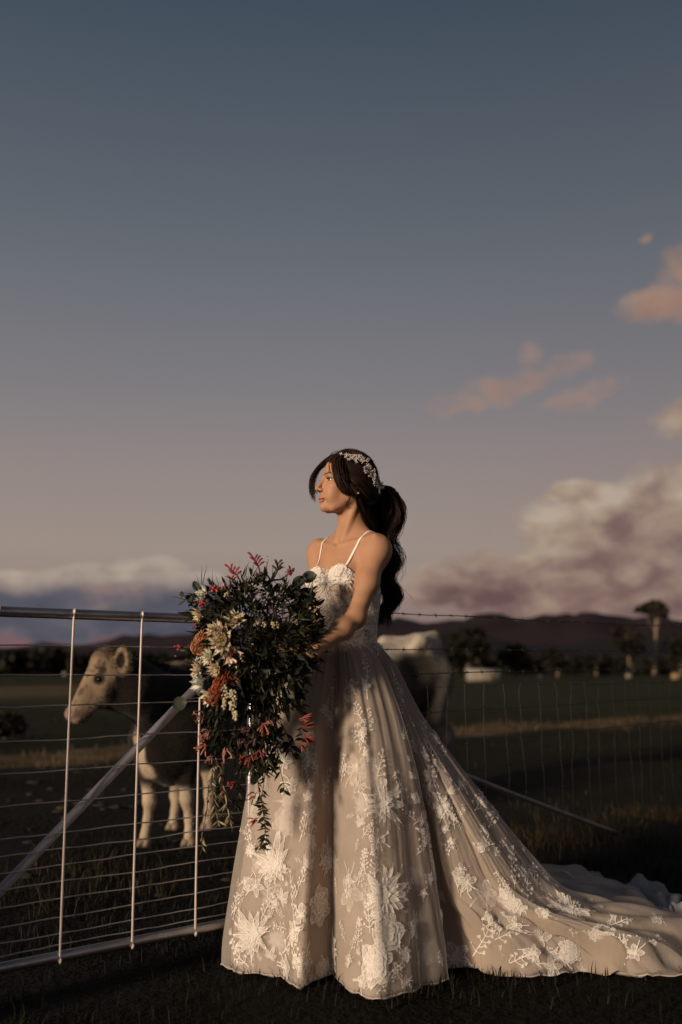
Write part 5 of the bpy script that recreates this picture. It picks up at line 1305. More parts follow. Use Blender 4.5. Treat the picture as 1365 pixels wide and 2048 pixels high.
def conform(name, VF, hit, nrm, up, bvh, parent, off=0.0035, m=None, lf=0.55):
    V, F = VF; nrm = np.asarray(nrm); up = unit(up-nrm*np.dot(up, nrm)); rt = np.cross(up, nrm)
    W_ = hit+V[:, :1]*rt+V[:, 1:2]*up; out = np.empty((len(W_), 3)); keep = np.ones(len(W_), bool)
    for i, w in enumerate(W_):
        q, n, _, d = bvh.find_nearest(Vector(w)); n = np.array(n)
        if np.dot(n, nrm) < 0: n = -n
        out[i] = np.array(q)+n*(off+V[i, 2]*lf)
    out[:, 2] = np.maximum(out[:, 2], 0.012)
    fl = V[:, :2]; e0 = np.max([np.linalg.norm(out[F[:, i]]-out[F[:, (i+1) % 4]], axis=1)/(np.linalg.norm(fl[F[:, i]]-fl[F[:, (i+1) % 4]], axis=1)+0.002) for i in range(4)], axis=0)
    cut = bool((e0 >= 2.2).any()); F = F[e0 < 2.2]
    if len(F) == 0: return None
    o = put(name, out, F, m or M_LACE, parent, col=V[:, 3:6])
    if cut: tag(o, kind='stuff')
    return o
def lace_at(kind, px, py, Rpx, rot, seed, bvh=BVG, parent=GOWN, off=0.0035, lf=0.55):
    d = pix_dir(px, py); o = Vector((0, 0, H)); q, n, _, ds = bvh.ray_cast(o, Vector(unit(d)))
    if q is None: return
    n = np.array(n)
    if np.dot(n, d) > 0: n = -n
    r = np.random.default_rng(seed); R_ = Rpx*ds/FPX
    up = np.array([0, 0, 1.0]) if abs(n[2]) < 0.93 else np.array([-0.4, 0.9, 0])
    up = unit(up-n*np.dot(up, n)); side = np.cross(up, n); up = up*math.cos(rot)+side*math.sin(rot)
    conform(kind, LACE[kind](r, R_), np.array(q), n, up, bvh, parent, off, None, lf)
B_, R__, S_, G_, L_ = 'lace_bloom', 'lace_rose', 'lace_star_flower', 'lace_sprig', 'lace_leaf'
motifs = [
 # front panel
 (B_, 763, 1608, 46, 0.3), (B_, 765, 1792, 54, 0.1), (R__, 772, 1866, 38, 0.5), (R__, 748, 1928, 40, 0.2), (B_, 549, 1728, 46, 0.0), (L_, 615, 1735, 42, 0.2), (S_, 513, 1772, 20, 0.4),
 (L_, 564, 1800, 34, 0.9), (B_, 508, 1868, 44, 0.3), (S_, 590, 1862, 24, 0.1), (B_, 668, 1898, 36, 0.5), (S_, 752, 1682, 24, 0.2), (L_, 732, 1512, 22, 0.5), (S_, 650, 1418, 17, 0.4), (L_, 618, 1600, 26, -0.2),
 (S_, 622, 1622, 18, 0.2), (S_, 827, 1856, 22, 0.1), (L_, 806, 1900, 26, 2.6), (S_, 700, 1760, 16, 0.2), (L_, 724, 1650, 26, -0.5), (S_, 612, 1925, 26, 0.3), (S_, 575, 1935, 24, 0.0), (R__, 640, 1940, 22, 0.2),
 (G_, 742, 1300, 17, -0.4), (G_, 733, 1334, 20, 0.3), (G_, 738, 1380, 20, 0.2), (G_, 722, 1428, 18, -0.3), (S_, 725, 1465, 12, 0.0), (G_, 730, 1445, 14, 2.4), (G_, 686, 1540, 22, 0.05), (G_, 758, 1536, 27, 0.35), (G_, 652, 1576, 24, 0.7), (G_, 663, 1710, 18, 0.4),
 (G_, 500, 1688, 24, -0.5), (G_, 467, 1812, 18, 0.1), (G_, 590, 1815, 26, -0.2), (G_, 600, 1770, 24, 0.3), (G_, 577, 1880, 30, 0.5), (G_, 480, 1912, 26, -0.9), (G_, 664, 1938, 22, -1.2), (G_, 797, 1930, 20, 1.1), (G_, 600, 1905, 26, -0.4), (G_, 735, 1730, 16, 0.1),
 (G_, 726, 1490, 16, 0.3), (G_, 605, 1660, 22, 0.1), (G_, 622, 1690, 22, -0.2), (G_, 740, 1840, 22, -0.1), (G_, 720, 1870, 20, 0.1), (L_, 600, 1955, 22, 0.6), (L_, 700, 1930, 22, -0.8), (G_, 535, 1820, 20, 0.6), (L_, 541, 1915, 26, 0.4), (G_, 610, 1500, 20, 0.1), (G_, 612, 1550, 20, -0.2),
 # between the panels
 (G_, 801, 1398, 26, 0.55), (G_, 816, 1444, 24, 0.9), (G_, 790, 1360, 22, 0.45), (S_, 808, 1470, 12, 0.0), (S_, 872, 1475, 20, 0.2), (G_, 866, 1448, 17, 0.0), (G_, 892, 1468, 14, 1.0), (L_, 820, 1522, 18, 0.3), (G_, 866, 1552, 25, 0.6), (L_, 826, 1556, 24, 0.2), (B_, 884, 1614, 40, 0.2), (L_, 835, 1605, 24, 0.0),
 (S_, 855, 1672, 26, 0.3), (G_, 890, 1704, 20, 0.8), (G_, 866, 1728, 24, 0.1), (B_, 896, 1790, 48, 0.1), (L_, 868, 1760, 26, 0.2), (R__, 930, 1892, 34, 0.2), (G_, 976, 1842, 24, 0.9), (S_, 910, 1846, 24, 0.3), (L_, 905, 1930, 24, 0.2), (G_, 960, 1926, 24, 1.2), (S_, 845, 1640, 18, 0.0), (G_, 846, 1690, 20, 0.1),
 # train
 (G_, 950, 1602, 32, 0.75), (G_, 982, 1640, 26, 0.9), (L_, 968, 1664, 24, 0.4), (S_, 1005, 1685, 11, 0.0), (L_, 1020, 1706, 24, 0.8), (S_, 1046, 1742, 18, 0.2), (G_, 1030, 1752, 26, 0.6), (G_, 1056, 1790, 26, 0.5), (B_, 1134, 1818, 46, 0.2), (G_, 1232, 1843, 26, 1.2), (R__, 1206, 1866, 22, 0.0), (L_, 1180, 1872, 30, 1.4),
 (S_, 1080, 1876, 24, 0.3), (R__, 1144, 1900, 24, 0.1), (G_, 1036, 1926, 28, 1.3), (S_, 1106, 1934, 22, 0.0), (S_, 1186, 1912, 26, 0.3), (S_, 1243, 1896, 20, 0.2), (L_, 1090, 1850, 26, 0.2), (S_, 1040, 1818, 22, 0.0), (L_, 1010, 1790, 26, 0.3), (L_, 1160, 1940, 24, 1.0), (S_, 1066, 1905, 20, 0.2), (G_, 1000, 1870, 26, 1.0), (L_, 990, 1905, 26, 0.8),
 (G_, 1070, 1760, 20, 0.7), (S_, 1030, 1850, 20, 0.4), (G_, 1290, 1880, 22, 1.3), (S_, 1270, 1905, 18, 0.1), (L_, 1215, 1925, 22, 1.2),
]
rm = np.random.default_rng(404)
extra = []
for kd, x, y, rr_, ro in motifs:
    if kd in (B_, R__) or rm.uniform() < 0.6:
        for q in range(4 if kd in (B_, R__) else 1):
            a = rm.uniform(0, 6.28); extra.append((G_ if rm.uniform() < 0.6 else (L_ if rm.uniform() < 0.6 else S_), x+math.cos(a)*rr_*1.05, y+abs(math.sin(a))*rr_*1.1*rm.choice([-1, 1]), rm.uniform(9, 18), rm.normal(0, 0.9)))
for i, (kd, x, y, rr_, ro) in enumerate(motifs+extra): lace_at(kd, x, y, rr_*(1.06 if kd in (B_, R__) else (1.12 if kd == G_ else 0.92)), ro, 500+i)
ru = np.random.default_rng(71)
for i in range(64):                                    # fainter lace of the layer underneath
    x, y = ru.uniform(480, 1180), ru.uniform(1480, 1940); lace_at([B_, G_, L_, S_, R__, G_][i % 6], x, y, ru.uniform(18, 40), ru.normal(0, 0.7), 900+i, BVL, LIN_O, 0.002)
for i in range(110):                                   # small sprays spread over front and train
    if i < 70: s_, v_ = ru.uniform(9.4, 15.2), ru.uniform(0.30, 0.96)
    else: s_, v_ = ru.uniform(0.3, 8.6), ru.uniform(0.25, 0.95)
    p, n = skirt_point(np.array([s_]), np.array([v_])); q, nn, _, _ = BVG.find_nearest(Vector(p[0])); nn = np.array(nn)
    if np.dot(nn, n[0]) < 0: nn = -nn
    kd = [G_, L_, S_, G_, S_][i % 5]; conform(kd, LACE[kd](ru, ru.uniform(0.018, 0.036)), np.array(q), nn, UP*(1-0.5*(i < 70))+BL*ru.normal(0, .5), BVG, GOWN)
# the side turned away carries the same lace
rb = np.random.default_rng(99)
for i in range(26):
    s_ = rb.uniform(17.5, 22.6); v_ = rb.uniform(0.35, 0.93); p, n = skirt_point(np.array([s_]), np.array([v_]))
    q, nn, _, _ = BVG.find_nearest(Vector(p[0])); nn = np.array(nn)
    if np.dot(nn, n[0]) < 0: nn = -nn
    kd = [B_, S_, G_, L_, R__][i % 5]; conform(kd, LACE[kd](rb, rb.uniform(0.035, 0.075)), np.array(q), nn, UP*1.0+BL*rb.normal(0, .3), BVG, GOWN)

def train_ruffle():
    r = np.random.default_rng(8); g = catmull([G(1105, 1796), G(1180, 1787), G(1252, 1797), G(1312, 1814), (G(1345, 1848)), G(1356, 1884)], 120); n = 46
    a = np.linspace(-0.25, np.pi+0.25, n); Tn, A, B = frames(g); V = []
    for i, p in enumerate(g):
        f = i/119; h = 0.036+0.026*np.sin(f*9)**2+0.012*np.sin(f*31); w = 0.085+0.03*np.sin(f*13+1)
        sd = unit(np.cross(UP, Tn[i])); rr_ = 1+0.20*np.sin(a*5+f*17)+0.13*np.sin(a*9-f*41+2)+0.07*np.sin(a*17+f*77)
        e = min(1, f*6+0.15, (1-f)*7+0.2)
        V.append(p+sd[None]*(np.cos(a)*w*rr_*e)[:, None]+UP[None]*np.maximum(0.006, np.sin(a)*h*rr_*e*1.25)[:, None])
    V = np.concatenate(V); i = np.arange(119)[:, None]*n; j = np.arange(n-1)[None]
    put('train_ruffle', V, np.stack([i+j, i+j+1, i+n+j+1, i+n+j], -1).reshape(-1, 4), cloth_mat('tulle_pile', (0.42, 0.42, 0.44), 0.72, 0.3), GOWN)
train_ruffle()
# ---- bodice
def bodice():
    s = SDF((-0.2, 3.32, 1.03), (0.24, 3.78, 1.40), 0.0035)
    torso(s, 0.0045)
    X = [(s.lo[i]+np.arange(s.n[i])*s.vox) for i in range(3)]
    gx, gy, gz = np.meshgrid(*X, indexing='ij')
    lx = (gx-BO[0])*BL[0]+(gy-BO[1])*BL[1]; ly = (gx-BO[0])*BF[0]+(gy-BO[1])*BF[1]
    top = np.where(ly > 0, 1.342-0.030*np.exp(-(lx/0.022)**2)-0.9*np.clip(np.abs(lx)-0.085, 0, 1), 1.262-0.10*np.clip(0.1-np.abs(lx), 0, 1))
    f = smooth01(ly, -0.03, 0.04); top = (1.30-0.12*(1-np.abs(lx)/0.14)*(1-f))*(1-f)+top*f
    s.d = np.maximum(s.d, (gz-top)*0.9).astype(np.float32); s.d = np.maximum(s.d, (1.062-gz)).astype(np.float32)
    V, F = s.mesh(); V = smooth_mesh(V, F, 2, 0.4)
    m_ = bpy.data.materials.new('beaded_tulle'); m_.use_nodes = True; k = NT(m_.node_tree); b = k.n['Principled BSDF']
    p = k.node('ShaderNodeTexCoord').outputs['Object']
    vo = k.node('ShaderNodeTexVoronoi', feature='DISTANCE_TO_EDGE'); k.put(vo.inputs['Vector'], k.vm('ADD', p, k.vm('SCALE', k.noise(p, 40, 2, 0.5, out=1), scale=0.02))); vo.inputs['Scale'].default_value = 75
    ln = k.m('SUBTRACT', 1.0, k.ss(vo.outputs['Distance'], 0.03, 0.11)); pt = k.ss(k.noise(p, 75, 3, 0.7), 0.42, 0.60)
    f = k.m('MULTIPLY', k.m('MAXIMUM', ln, k.m('MULTIPLY', pt, 0.6)), 0.8)
    k.put(b.inputs['Base Color'], k.mix(f, (0.36, 0.265, 0.20, 1), (0.74, 0.67, 0.61, 1))); b.inputs['Roughness'].default_value = 0.5
    bn = k.node('ShaderNodeBump'); bn.inputs['Strength'].default_value = 0.6; bn.inputs['Distance'].default_value = 0.003; k.put(bn.inputs['Height'], f); k.l.new(bn.outputs[0], b.inputs['Normal'])
    o = put('bodice', V, F, m_, BR)
    return o, BVHTree.FromPolygons([Vector(v) for v in V], F.tolist())
BOD, BVB = bodice()
for i, (kd, x, y, rr_, ro) in enumerate([(B_, 655, 1160, 36, 0.2), (R__, 678, 1146, 28, 0.4), (R__, 636, 1150, 24, 0.1), (B_, 690, 1158, 24, 0.7), (S_, 622, 1162, 18, 0.2), (S_, 660, 1136, 17, 0.3), (L_, 640, 1180, 22, 2.8), (S_, 655, 1196, 16, 0.1), (S_, 668, 1215, 15, 0.5), (S_, 650, 1222, 15, 0.5), (G_, 688, 1190, 18, 2.6), (S_, 700, 1150, 12, 0.2), (S_, 740, 1222, 13, 0.1), (G_, 746, 1240, 16, 0.2), (L_, 738, 1262, 18, 0.4), (S_, 722, 1258, 14, 0.2), (S_, 632, 1134, 13, 0.2), (S_, 692, 1132, 13, 0.1)]):
    lace_at(kd, x, y, rr_, ro, 800+i, BVB, BOD, 0.004, 2.2)
def waist_lace():
    r = np.random.default_rng(31)
    for a in np.linspace(0, 2*np.pi, 22)[:-1]:
        wr = np.array([math.cos(a), math.sin(a), 0]); rad = 1/math.sqrt((wr @ BL/0.128)**2+(wr @ BF/0.098)**2)
        q = BO+wr*(rad+0.004)+UP*(1.075+r.normal(0, 0.006))
        conform(S_ if r.uniform() < 0.5 else L_, (m_star if r.uniform() < 0.5 else m_leaf)(r, r.uniform(0.022, 0.034)), q, wr, UP*(-1.0), BVG if r.uniform() < 0.5 else BVB, BOD, 0.005)
waist_lace()
M_STRAP = mat('strap_satin', (0.80, 0.74, 0.68), 0.45)
BVN = BVHTree.FromPolygons([Vector(v.co)+Vector(BO) for v in BR.data.vertices], [tuple(p.vertices) for p in BR.data.polygons])
def strap(x):
    g = catmull([T(0.078*x, 0.115, 1.318), T(0.088*x, 0.085, 1.38), T(0.098*x, 0.035, 1.452), T(0.100*x, -0.02, 1.475), T(0.095*x, -0.07, 1.43), T(0.085*x, -0.10, 1.34), T(0.075*x, -0.105, 1.27)], 40)
    out = []
    for p in g:
        q, n, _, _ = BVN.find_nearest(Vector(p)); out.append(np.array(q)+np.array(n)*0.0022)
    out = np.array(out); out[1:-1] = (out[:-2]+2*out[1:-1]+out[2:])/4
    Tn = np.gradient(out, axis=0); Tn /= np.linalg.norm(Tn, axis=1)[:, None]
    nn = np.array([np.array(BVN.find_nearest(Vector(p))[1]) for p in out]); sd = np.cross(Tn, nn); w = 0.0042
    ring = [out-sd*w+nn*0.0006, out+sd*w+nn*0.0006, out+sd*w-nn*0.001, out-sd*w-nn*0.001]
    V = np.stack(ring, 1).reshape(-1, 3); i = np.arange(len(out)-1)[:, None]*4; j = np.arange(4)[None]; j2 = (j+1) % 4
    put('shoulder_strap', V, np.stack([i+j, i+j2, i+4+j2, i+4+j], -1).reshape(-1, 4), M_STRAP, BR)
strap(1); strap(-1)
put('earring', *ball(K(-0.016, 0.0875, -0.046), 0.0042, 10, 8), mat('pearl', (0.85, 0.8, 0.75), 0.15), BR)
# ---- floral hair comb
def leafm_(c, d, n, L, w):
    a = np.cross(n, d); t_ = np.linspace(0, 1, 5); p_ = np.sin(np.pi*t_**1.2)**0.8*w+0.0003
    V = np.concatenate([np.stack([c+d*L*q-a*x+n*0.0022*q, c+d*L*q+a*x+n*0.0022*q]) for q, x in zip(t_, p_)]); i = np.arange(4)*2
    return V, np.stack([i, i+1, i+3, i+2], -1)
def comb():
    o0 = None; r = np.random.default_rng(41); M_P = mat('porcelain_white', (0.44, 0.40, 0.39), 0.6); M_GW = mat('silver_wire', (0.5, 0.47, 0.44), 0.35, metal=0.8)
    g = catmull([P(690, 913, 3.455), P(706, 911, 3.455), P(721, 918, 3.462), P(732, 930, 3.475), P(737, 946, 3.49), P(743, 962, 3.51), P(748, 976, 3.53)], 30)
    bv = BVHTree.FromPolygons([Vector(v.co)+Vector(BO) for v in HCAP.data.vertices], [tuple(p.vertices) for p in HCAP.data.polygons])
    pts = []
    for p in g:
        q, n, _, _ = bv.find_nearest(Vector(p)); pts.append((np.array(q)+np.array(n)*0.006, np.array(n)))
    path = np.array([p for p, _ in pts]); c_ = put('hair_comb', *tube(path, 0.0016, 5), M_GW, BR)
    for k in range(58):
        i = r.integers(0, 30); p, n = pts[i]; t_ = path[min(i+1, 29)]-path[max(i-1, 0)]; t_ = unit(t_); sd = np.cross(n, t_)
        c = p+sd*r.normal(0, 0.0085)+n*r.uniform(0.001, 0.006)
        mb = MB(); a0 = r.uniform(0, 6.28)
        if k % 3 == 0:
            for j in range(5):
                a = a0+j*1.2566; d = t_*math.cos(a)+sd*math.sin(a)
                mb.add(*leafm_(c, d, n, 0.0085, 0.0030))
            mb.add(*ball(c+n*0.002, 0.0016, 6, 5)); mb.put('blossom', M_P, c_)
        else:
            d = t_*math.cos(a0)+sd*math.sin(a0); e = c+d*r.uniform(0.012, 0.02)+n*0.004
            mb.add(*tube(np.array([c, (c+e)/2+n*0.002, e]), [0.0016, 0.0014, 0.001], 5))
            for sg in (-1, 1): mb.add(*tube(np.array([(c+e)/2, (c+e)/2+d*0.004+np.cross(n, d)*sg*0.006+n*0.003]), [0.0013, 0.0022], 5))
            mb.add(*ball(e, 0.0019, 6, 5)); mb.put('sprig', M_P, c_)
comb()
# ------------------------------------------------------------------ the cascading bouquet (held by the bride)
YB = 3.215
def Q(px, py, dy=0.0): return P(px, py, YB+dy)
BQ = thing('bouquet', GRIP, 'large wild cascading bouquet with white proteas, orange blooms and dark trailing foliage', 'bouquet')
rq = np.random.default_rng(123)
M_LF = mat('bouquet_leaf', (1, 1, 1), 0.5, attr=True, trans=0.15, spec=0.25)
M_PT = mat('bouquet_petal', (1, 1, 1), 0.6, attr=True, trans=0.25)
def basis(d, roll=0.0):
    d = unit(d); a = unit(np.cross(d, [0.31, 0.22, 0.92] if abs(d[2]) < 0.95 else [1, 0.2, 0])); b = np.cross(d, a)
    c, s = math.cos(roll), math.sin(roll); return a*c+b*s, -a*s+b*c, d
def leafm(pos, d, L, w, cup=0.15, bend=0.2, col=(0.03, 0.035, 0.02), roll=0.0, tip=1.0, nl=6, nrm=None):
    """one leaf blade growing from pos along d"""
    a, b, d = basis(d, roll)
    if nrm is not None:
        b = unit(np.asarray(nrm)-d*np.dot(nrm, d)); a = np.cross(b, d)
    t_ = np.linspace(0, 1, nl); pr = (np.sin(np.pi*t_**(0.8 if tip > 0.5 else 1.0))**(0.9 if tip > 0.5 else 0.55))*w; pr[0] = w*0.08; pr[-1] = w*0.05
    u = np.array([-1, 0, 1.0])
    V = pos+d*(t_*L)[:, None, None]+a*(pr[:, None]*u[None])[..., None]+b*((cup*w*np.abs(u)[None]-bend*L*(t_**2)[:, None]))[..., None]
    i = np.arange(nl-1)[:, None]*3; j = np.arange(2)[None]
    F = np.stack([i+j, i+j+1, i+3+j+1, i+3+j], -1).reshape(-1, 4)
    C = np.repeat(np.asarray(col, float)[None], nl*3, 0)*np.tile([1.0, 1.25, 1.0], nl)[:, None]
    return V.reshape(-1, 3), F, C
GRN = [(0.009, 0.012, 0.006), (0.014, 0.017, 0.008), (0.008, 0.010, 0.006), (0.020, 0.021, 0.011)]
GUM = [(0.075, 0.095, 0.075), (0.060, 0.080, 0.062), (0.050, 0.062, 0.048)]
def one_leaf(name, *a, **k):
    V, F, C = leafm(*a, **k); return put(name, V, F, M_LF, BQ, col=C)
CEN = Q(505, 1290, 0.02)
# woody heart: stems running from the hands out into the foliage
st = MB()
for k in range(46):
    e = Q(500+65*rq.uniform(-1, 1), 1285+95*rq.uniform(-1, 1), 0.06*rq.uniform(-1, 1)); m_ = GRIP*0.5+e*0.5+rq.normal(0, 0.025, 3)
    st.add(*tube(catmull([GRIP+rq.normal(0, 0.012, 3), m_, e], 7), np.linspace(0.0035, 0.0016, 7), 5), (0.03, 0.026, 0.016))
for k in range(14):
    st.add(*tube(np.array([GRIP+rq.normal(0, 0.009, 3), GRIP+np.array([0.03, 0.02, -0.06])+rq.normal(0, 0.006, 3), GRIP+np.array([0.05, 0.035, -0.15])+rq.normal(0, 0.012, 3)]), 0.0034, 5), (0.035, 0.032, 0.018))
o = st.put('stems', M_LF, BQ); tag(o, kind='stuff')
# ---- leaves that fill the mass; the big ones one by one, the fine sprays joined
def mass(n, zones, Lr, wr, seed):
    r = np.random.default_rng(seed); res = []
    w = np.array([z[6] for z in zones], float); w /= w.sum()
    for _ in range(n):
        z = zones[r.choice(len(zones), p=w)]
        v = unit(r.normal(0, 1, 3))*r.uniform(0.55, 1.0)**0.5
        pos = Q(z[0]+v[0]*z[2], z[1]+v[1]*z[3], z[4]+v[2]*z[5])
        out = unit(pos-CEN+np.array([0, -0.02, 0])); d = unit(out*0.8+r.normal(0, 0.55, 3)+np.array([0, 0, -0.25]))
        res.append((pos, d, r.uniform(*Lr), r.uniform(*wr), r))
    return res
Z = [(520, 1262, 110, 112, 0.0, 0.10, 3.0), (470, 1300, 78, 128, -0.02, 0.10, 1.6), (545, 1340, 70, 80, 0.0, 0.08, 1.6), (485, 1430, 75, 70, 0.0, 0.09, 1.5), (520, 1490, 48, 55, 0.0, 0.06, 0.9), (585, 1250, 58, 80, 0.03, 0.10, 1.2), (425, 1215, 40, 45, 0.0, 0.07, 0.5), (602, 1300, 34, 34, -0.01, 0.06, 0.7)]
for pos, d, L, w, r in mass(225, Z, (0.026, 0.06), (0.005, 0.014), 5):
    one_leaf('leaf', pos, d, L, w, 0.25, r.uniform(0.05, 0.4), np.array(GRN[r.integers(0, 4)])*r.uniform(0.6, 1.2), r.uniform(0, 6.28), float(r.integers(0, 2)), 7)
fine = MB()
for pos, d, L, w, r in mass(3400, Z, (0.022, 0.05), (0.0025, 0.007), 6):
    fine.add(*leafm(pos, d, L, w, 0.2, r.uniform(0, 0.5), np.array(GRN[r.integers(0, 4)])*r.uniform(0.5, 1.3), r.uniform(0, 6.28), nl=4))
for pos, d, L, w, r in mass(260, Z, (0.05, 0.10), (0.0012, 0.002), 8):     # needle sprays
    for q in range(4): fine.add(*leafm(pos, unit(d+r.normal(0, 0.3, 3)), L*r.uniform(.6, 1), w, 0.1, r.uniform(0, 0.3), np.array((0.035, 0.033, 0.018))*r.uniform(0.5, 1.4), 0, nl=4))
o = fine.put('foliage', M_LF, BQ); tag(o, kind='stuff')
# ---- round grey-green gum leaves that stand out
for (x, y, dy, ang, L, w, f) in ((603, 1160, 0.08, 18, 0.055, 0.023, .9), (596, 1186, 0.08, -3, 0.058, 0.021, .8), (585, 1170, 0.07, 25, 0.052, 0.021, .7), (572, 1182, 0.05, 5, 0.05, 0.02, .7), (582, 1206, 0.04, -15, 0.055, 0.018, .6),
        (374, 1404, -0.03, 195, 0.046, 0.023, 0.7), (396, 1390, -0.04, 50, 0.040, 0.017, 1.2), (365, 1195, 0, 95, 0.02, 0.011, .7), (386, 1192, 0, 250, 0.026, 0.009, .7), (372, 1200, 0.0, 215, 0.03, 0.004, .6),
        (396, 1182, 0, 110, 0.035, 0.012, 0.8), (440, 1235, -0.06, 150, 0.05, 0.02, 1), (600, 1330, -0.04, -40, 0.05, 0.018, 0.4), (560, 1300, -0.06, -60, 0.045, 0.018, .3), (530, 1330, -0.07, -90, 0.045, 0.018, .3)):
    a = R(ang); d = np.array([math.cos(a), -0.15, math.sin(a)])
    one_leaf('gum_leaf', Q(x, y, dy), d, L, w, 0.2, 0.08, np.array(GUM[rq.integers(0, 3)])*f*0.5, 0, 0.0, 7, nrm=(-0.35+rq.normal(0, .25), -0.85, 0.3))
tw = MB()
for pts in ([(345, 1193), (366, 1198), (392, 1206), (420, 1220)], [(372, 1402), (392, 1396), (420, 1400)], [(620, 1156), (590, 1175), (560, 1200)], [(606, 1186), (585, 1196), (560, 1210)]):
    tw.add(*tube(catmull([Q(*p, -0.01) for p in pts], 10), np.linspace(0.0012, 0.0022, 10), 5), (0.05, 0.04, 0.03))
o = tw.put('twigs', M_LF, BQ); tag(o, kind='stuff')
# ---- flowers
def protea(x, y, dy, R_, d, cols, rings=((14, 1.0, 1.05), (12, .82, .72), (10, .6, .4)), name='protea', core=(0.55, 0.46, 0.30), w=0.17):
    a, b, d = basis(d); c = Q(x, y, dy); mb = MB()
    for n, ln, op in rings:
        for k in range(n):
            an = k*2*np.pi/n+rq.normal(0, 0.12); rad = a*math.cos(an)+b*math.sin(an); o_ = op+rq.normal(0, 0.08)
            dd = unit(d*math.cos(o_)+rad*math.sin(o_)); nn = unit(d*math.sin(o_)-rad*math.cos(o_))
            mb.add(*leafm(c+rad*R_*0.08, dd, R_*ln*rq.uniform(0.85, 1.1), R_*w*rq.uniform(0.8, 1.2), 0.5, -0.12, np.array(cols[rq.integers(0, len(cols))])*rq.uniform(0.85, 1.1), 0, 1.0, 6, nrm=nn))
    o = mb.put(name, M_PT, BQ)
    cm = MB(); 
    for k in range(50):
        v = unit(rq.normal(0, 1, 3)); v = v if v @ d > 0 else -v; p0 = c+v*R_*0.12; cm.add(*tube(np.array([p0, p0+(v*0.5+d)*R_*0.22]), [0.0016, 0.0008], 4), np.array(core)*rq.uniform(0.7, 1.2))
    cm.put('flower_centre', M_PT, o)
WHT = [(0.60, 0.52, 0.40), (0.54, 0.48, 0.36), (0.58, 0.46, 0.32)]
protea(452, 1283, -0.10, 0.056, (-0.45, -0.85, 0.15), WHT, core=(0.60, 0.38, 0.14))
protea(466, 1305, -0.10, 0.048, (-0.1, -0.8, -0.5), [(0.70, 0.58, 0.48), (0.66, 0.50, 0.42)], ((11, 1.0, 1.2), (7, .7, .8)), core=(0.35, 0.08, 0.06))
protea(470, 1246, -0.09, 0.044, (-0.1, -0.75, 0.6), [(0.42, 0.42, 0.28), (0.55, 0.45, 0.32), (0.62, 0.50, 0.34)], ((12, 1.0, 1.15), (9, .75, .7)))
protea(423, 1312, -0.10, 0.036, (-0.7, -0.7, -0.1), [(0.70, 0.68, 0.56), (0.62, 0.60, 0.48)], ((18, .95, 1.0), (16, .85, .7), (12, .7, .4)), name='everlasting', core=(0.6, 0.58, 0.45), w=0.13)
protea(404, 1228, -0.06, 0.034, (-0.9, -0.4, -0.2), [(0.68, 0.56, 0.36), (0.74, 0.64, 0.46)], ((18, 1.0, 0.9), (14, .8, .5)), name='everlasting', core=(0.5, 0.36, 0.16), w=0.10)
protea(412, 1196, -0.04, 0.040, (-0.7, -0.5, 0.5), [(0.60, 0.60, 0.54), (0.50, 0.52, 0.46)], ((9, 1.0, 1.0), (6, .7, .6)), core=(0.55, 0.5, 0.3), w=0.22)
protea(408, 1365, -0.07, 0.045, (-0.8, -0.6, 0.1), [(0.66, 0.66, 0.60), (0.50, 0.54, 0.50)], ((9, 1.0, 0.9), (7, .8, .5)), core=(0.4, 0.42, 0.3), w=0.2)
protea(424, 1390, -0.09, 0.042, (-0.7, -0.6, -0.3), [(0.60, 0.58, 0.42), (0.68, 0.64, 0.50)], ((8, 1.0, 1.0), (6, .75, .6)), core=(0.4, 0.36, 0.2), w=0.2)
protea(440, 1262, -0.10, 0.036, (-0.5, -0.8, 0.2), WHT)
protea(436, 1336, -0.10, 0.034, (-0.5, -0.8, -0.2), WHT, ((16, 1.0, 1.0), (12, .8, .6)), name='everlasting', w=0.12)
protea(400, 1338, -0.08, 0.034, (-0.8, -0.6, 0.0), WHT, ((9, 1.0, 1.0), (6, .75, .6)), w=0.2)
protea(428, 1262, -0.09, 0.028, (-0.6, -0.7, 0.3), WHT, ((10, 1.0, 1.0), (8, .7, .6)), name='everlasting')
protea(446, 1182, -0.02, 0.026, (-0.4, -0.6, 0.7), [(0.50, 0.42, 0.30), (0.42, 0.40, 0.26)], ((14, 1.0, .9), (10, .7, .5)), name='everlasting', w=0.12)
protea(515, 1168, -0.02, 0.030, (0.0, -0.4, 0.9), [(0.05, 0.035, 0.022), (0.08, 0.05, 0.03)], ((20, 1.0, .8), (14, .8, .4)), name='thistle', core=(0.06, 0.03, 0.03), w=0.07)
def banksia(p0, p1, r_, n, cols, L, name='banksia'):
    p0, p1 = np.asarray(p0), np.asarray(p1); ax = unit(p1-p0); a, b, _ = basis(ax); mb = MB()
    mb.add(*tube(np.linspace(p0, p1, 6), np.array([0.5, 0.9, 1, 1, 0.9, 0.4])*r_*0.55, 8), np.array(cols[0])*0.5)
    for k in range(n):
        t_ = rq.uniform(0, 1); an = rq.uniform(0, 6.283); rad = a*math.cos(an)+b*math.sin(an); s_ = p0+(p1-p0)*t_+rad*r_*0.5
        l_ = L*rq.uniform(0.7, 1.2); m_ = s_+rad*l_*0.6+ax*l_*0.2; e = s_+rad*l_*0.75+ax*l_*rq.uniform(0.45, 0.8)
        mb.add(*tube(np.array([s_, m_, e, e-rad*l_*0.22+ax*l_*0.05]), [0.0010, 0.0009, 0.0010, 0.0014], 4), np.array(cols[rq.integers(0, len(cols))])*rq.uniform(0.7, 1.2))
    mb.put(name, M_PT, BQ)
RED = [(0.46, 0.10, 0.04), (0.50, 0.15, 0.055), (0.36, 0.05, 0.028)]; ORG_ = [(0.62, 0.26, 0.11), (0.58, 0.20, 0.08), (0.66, 0.36, 0.20)]
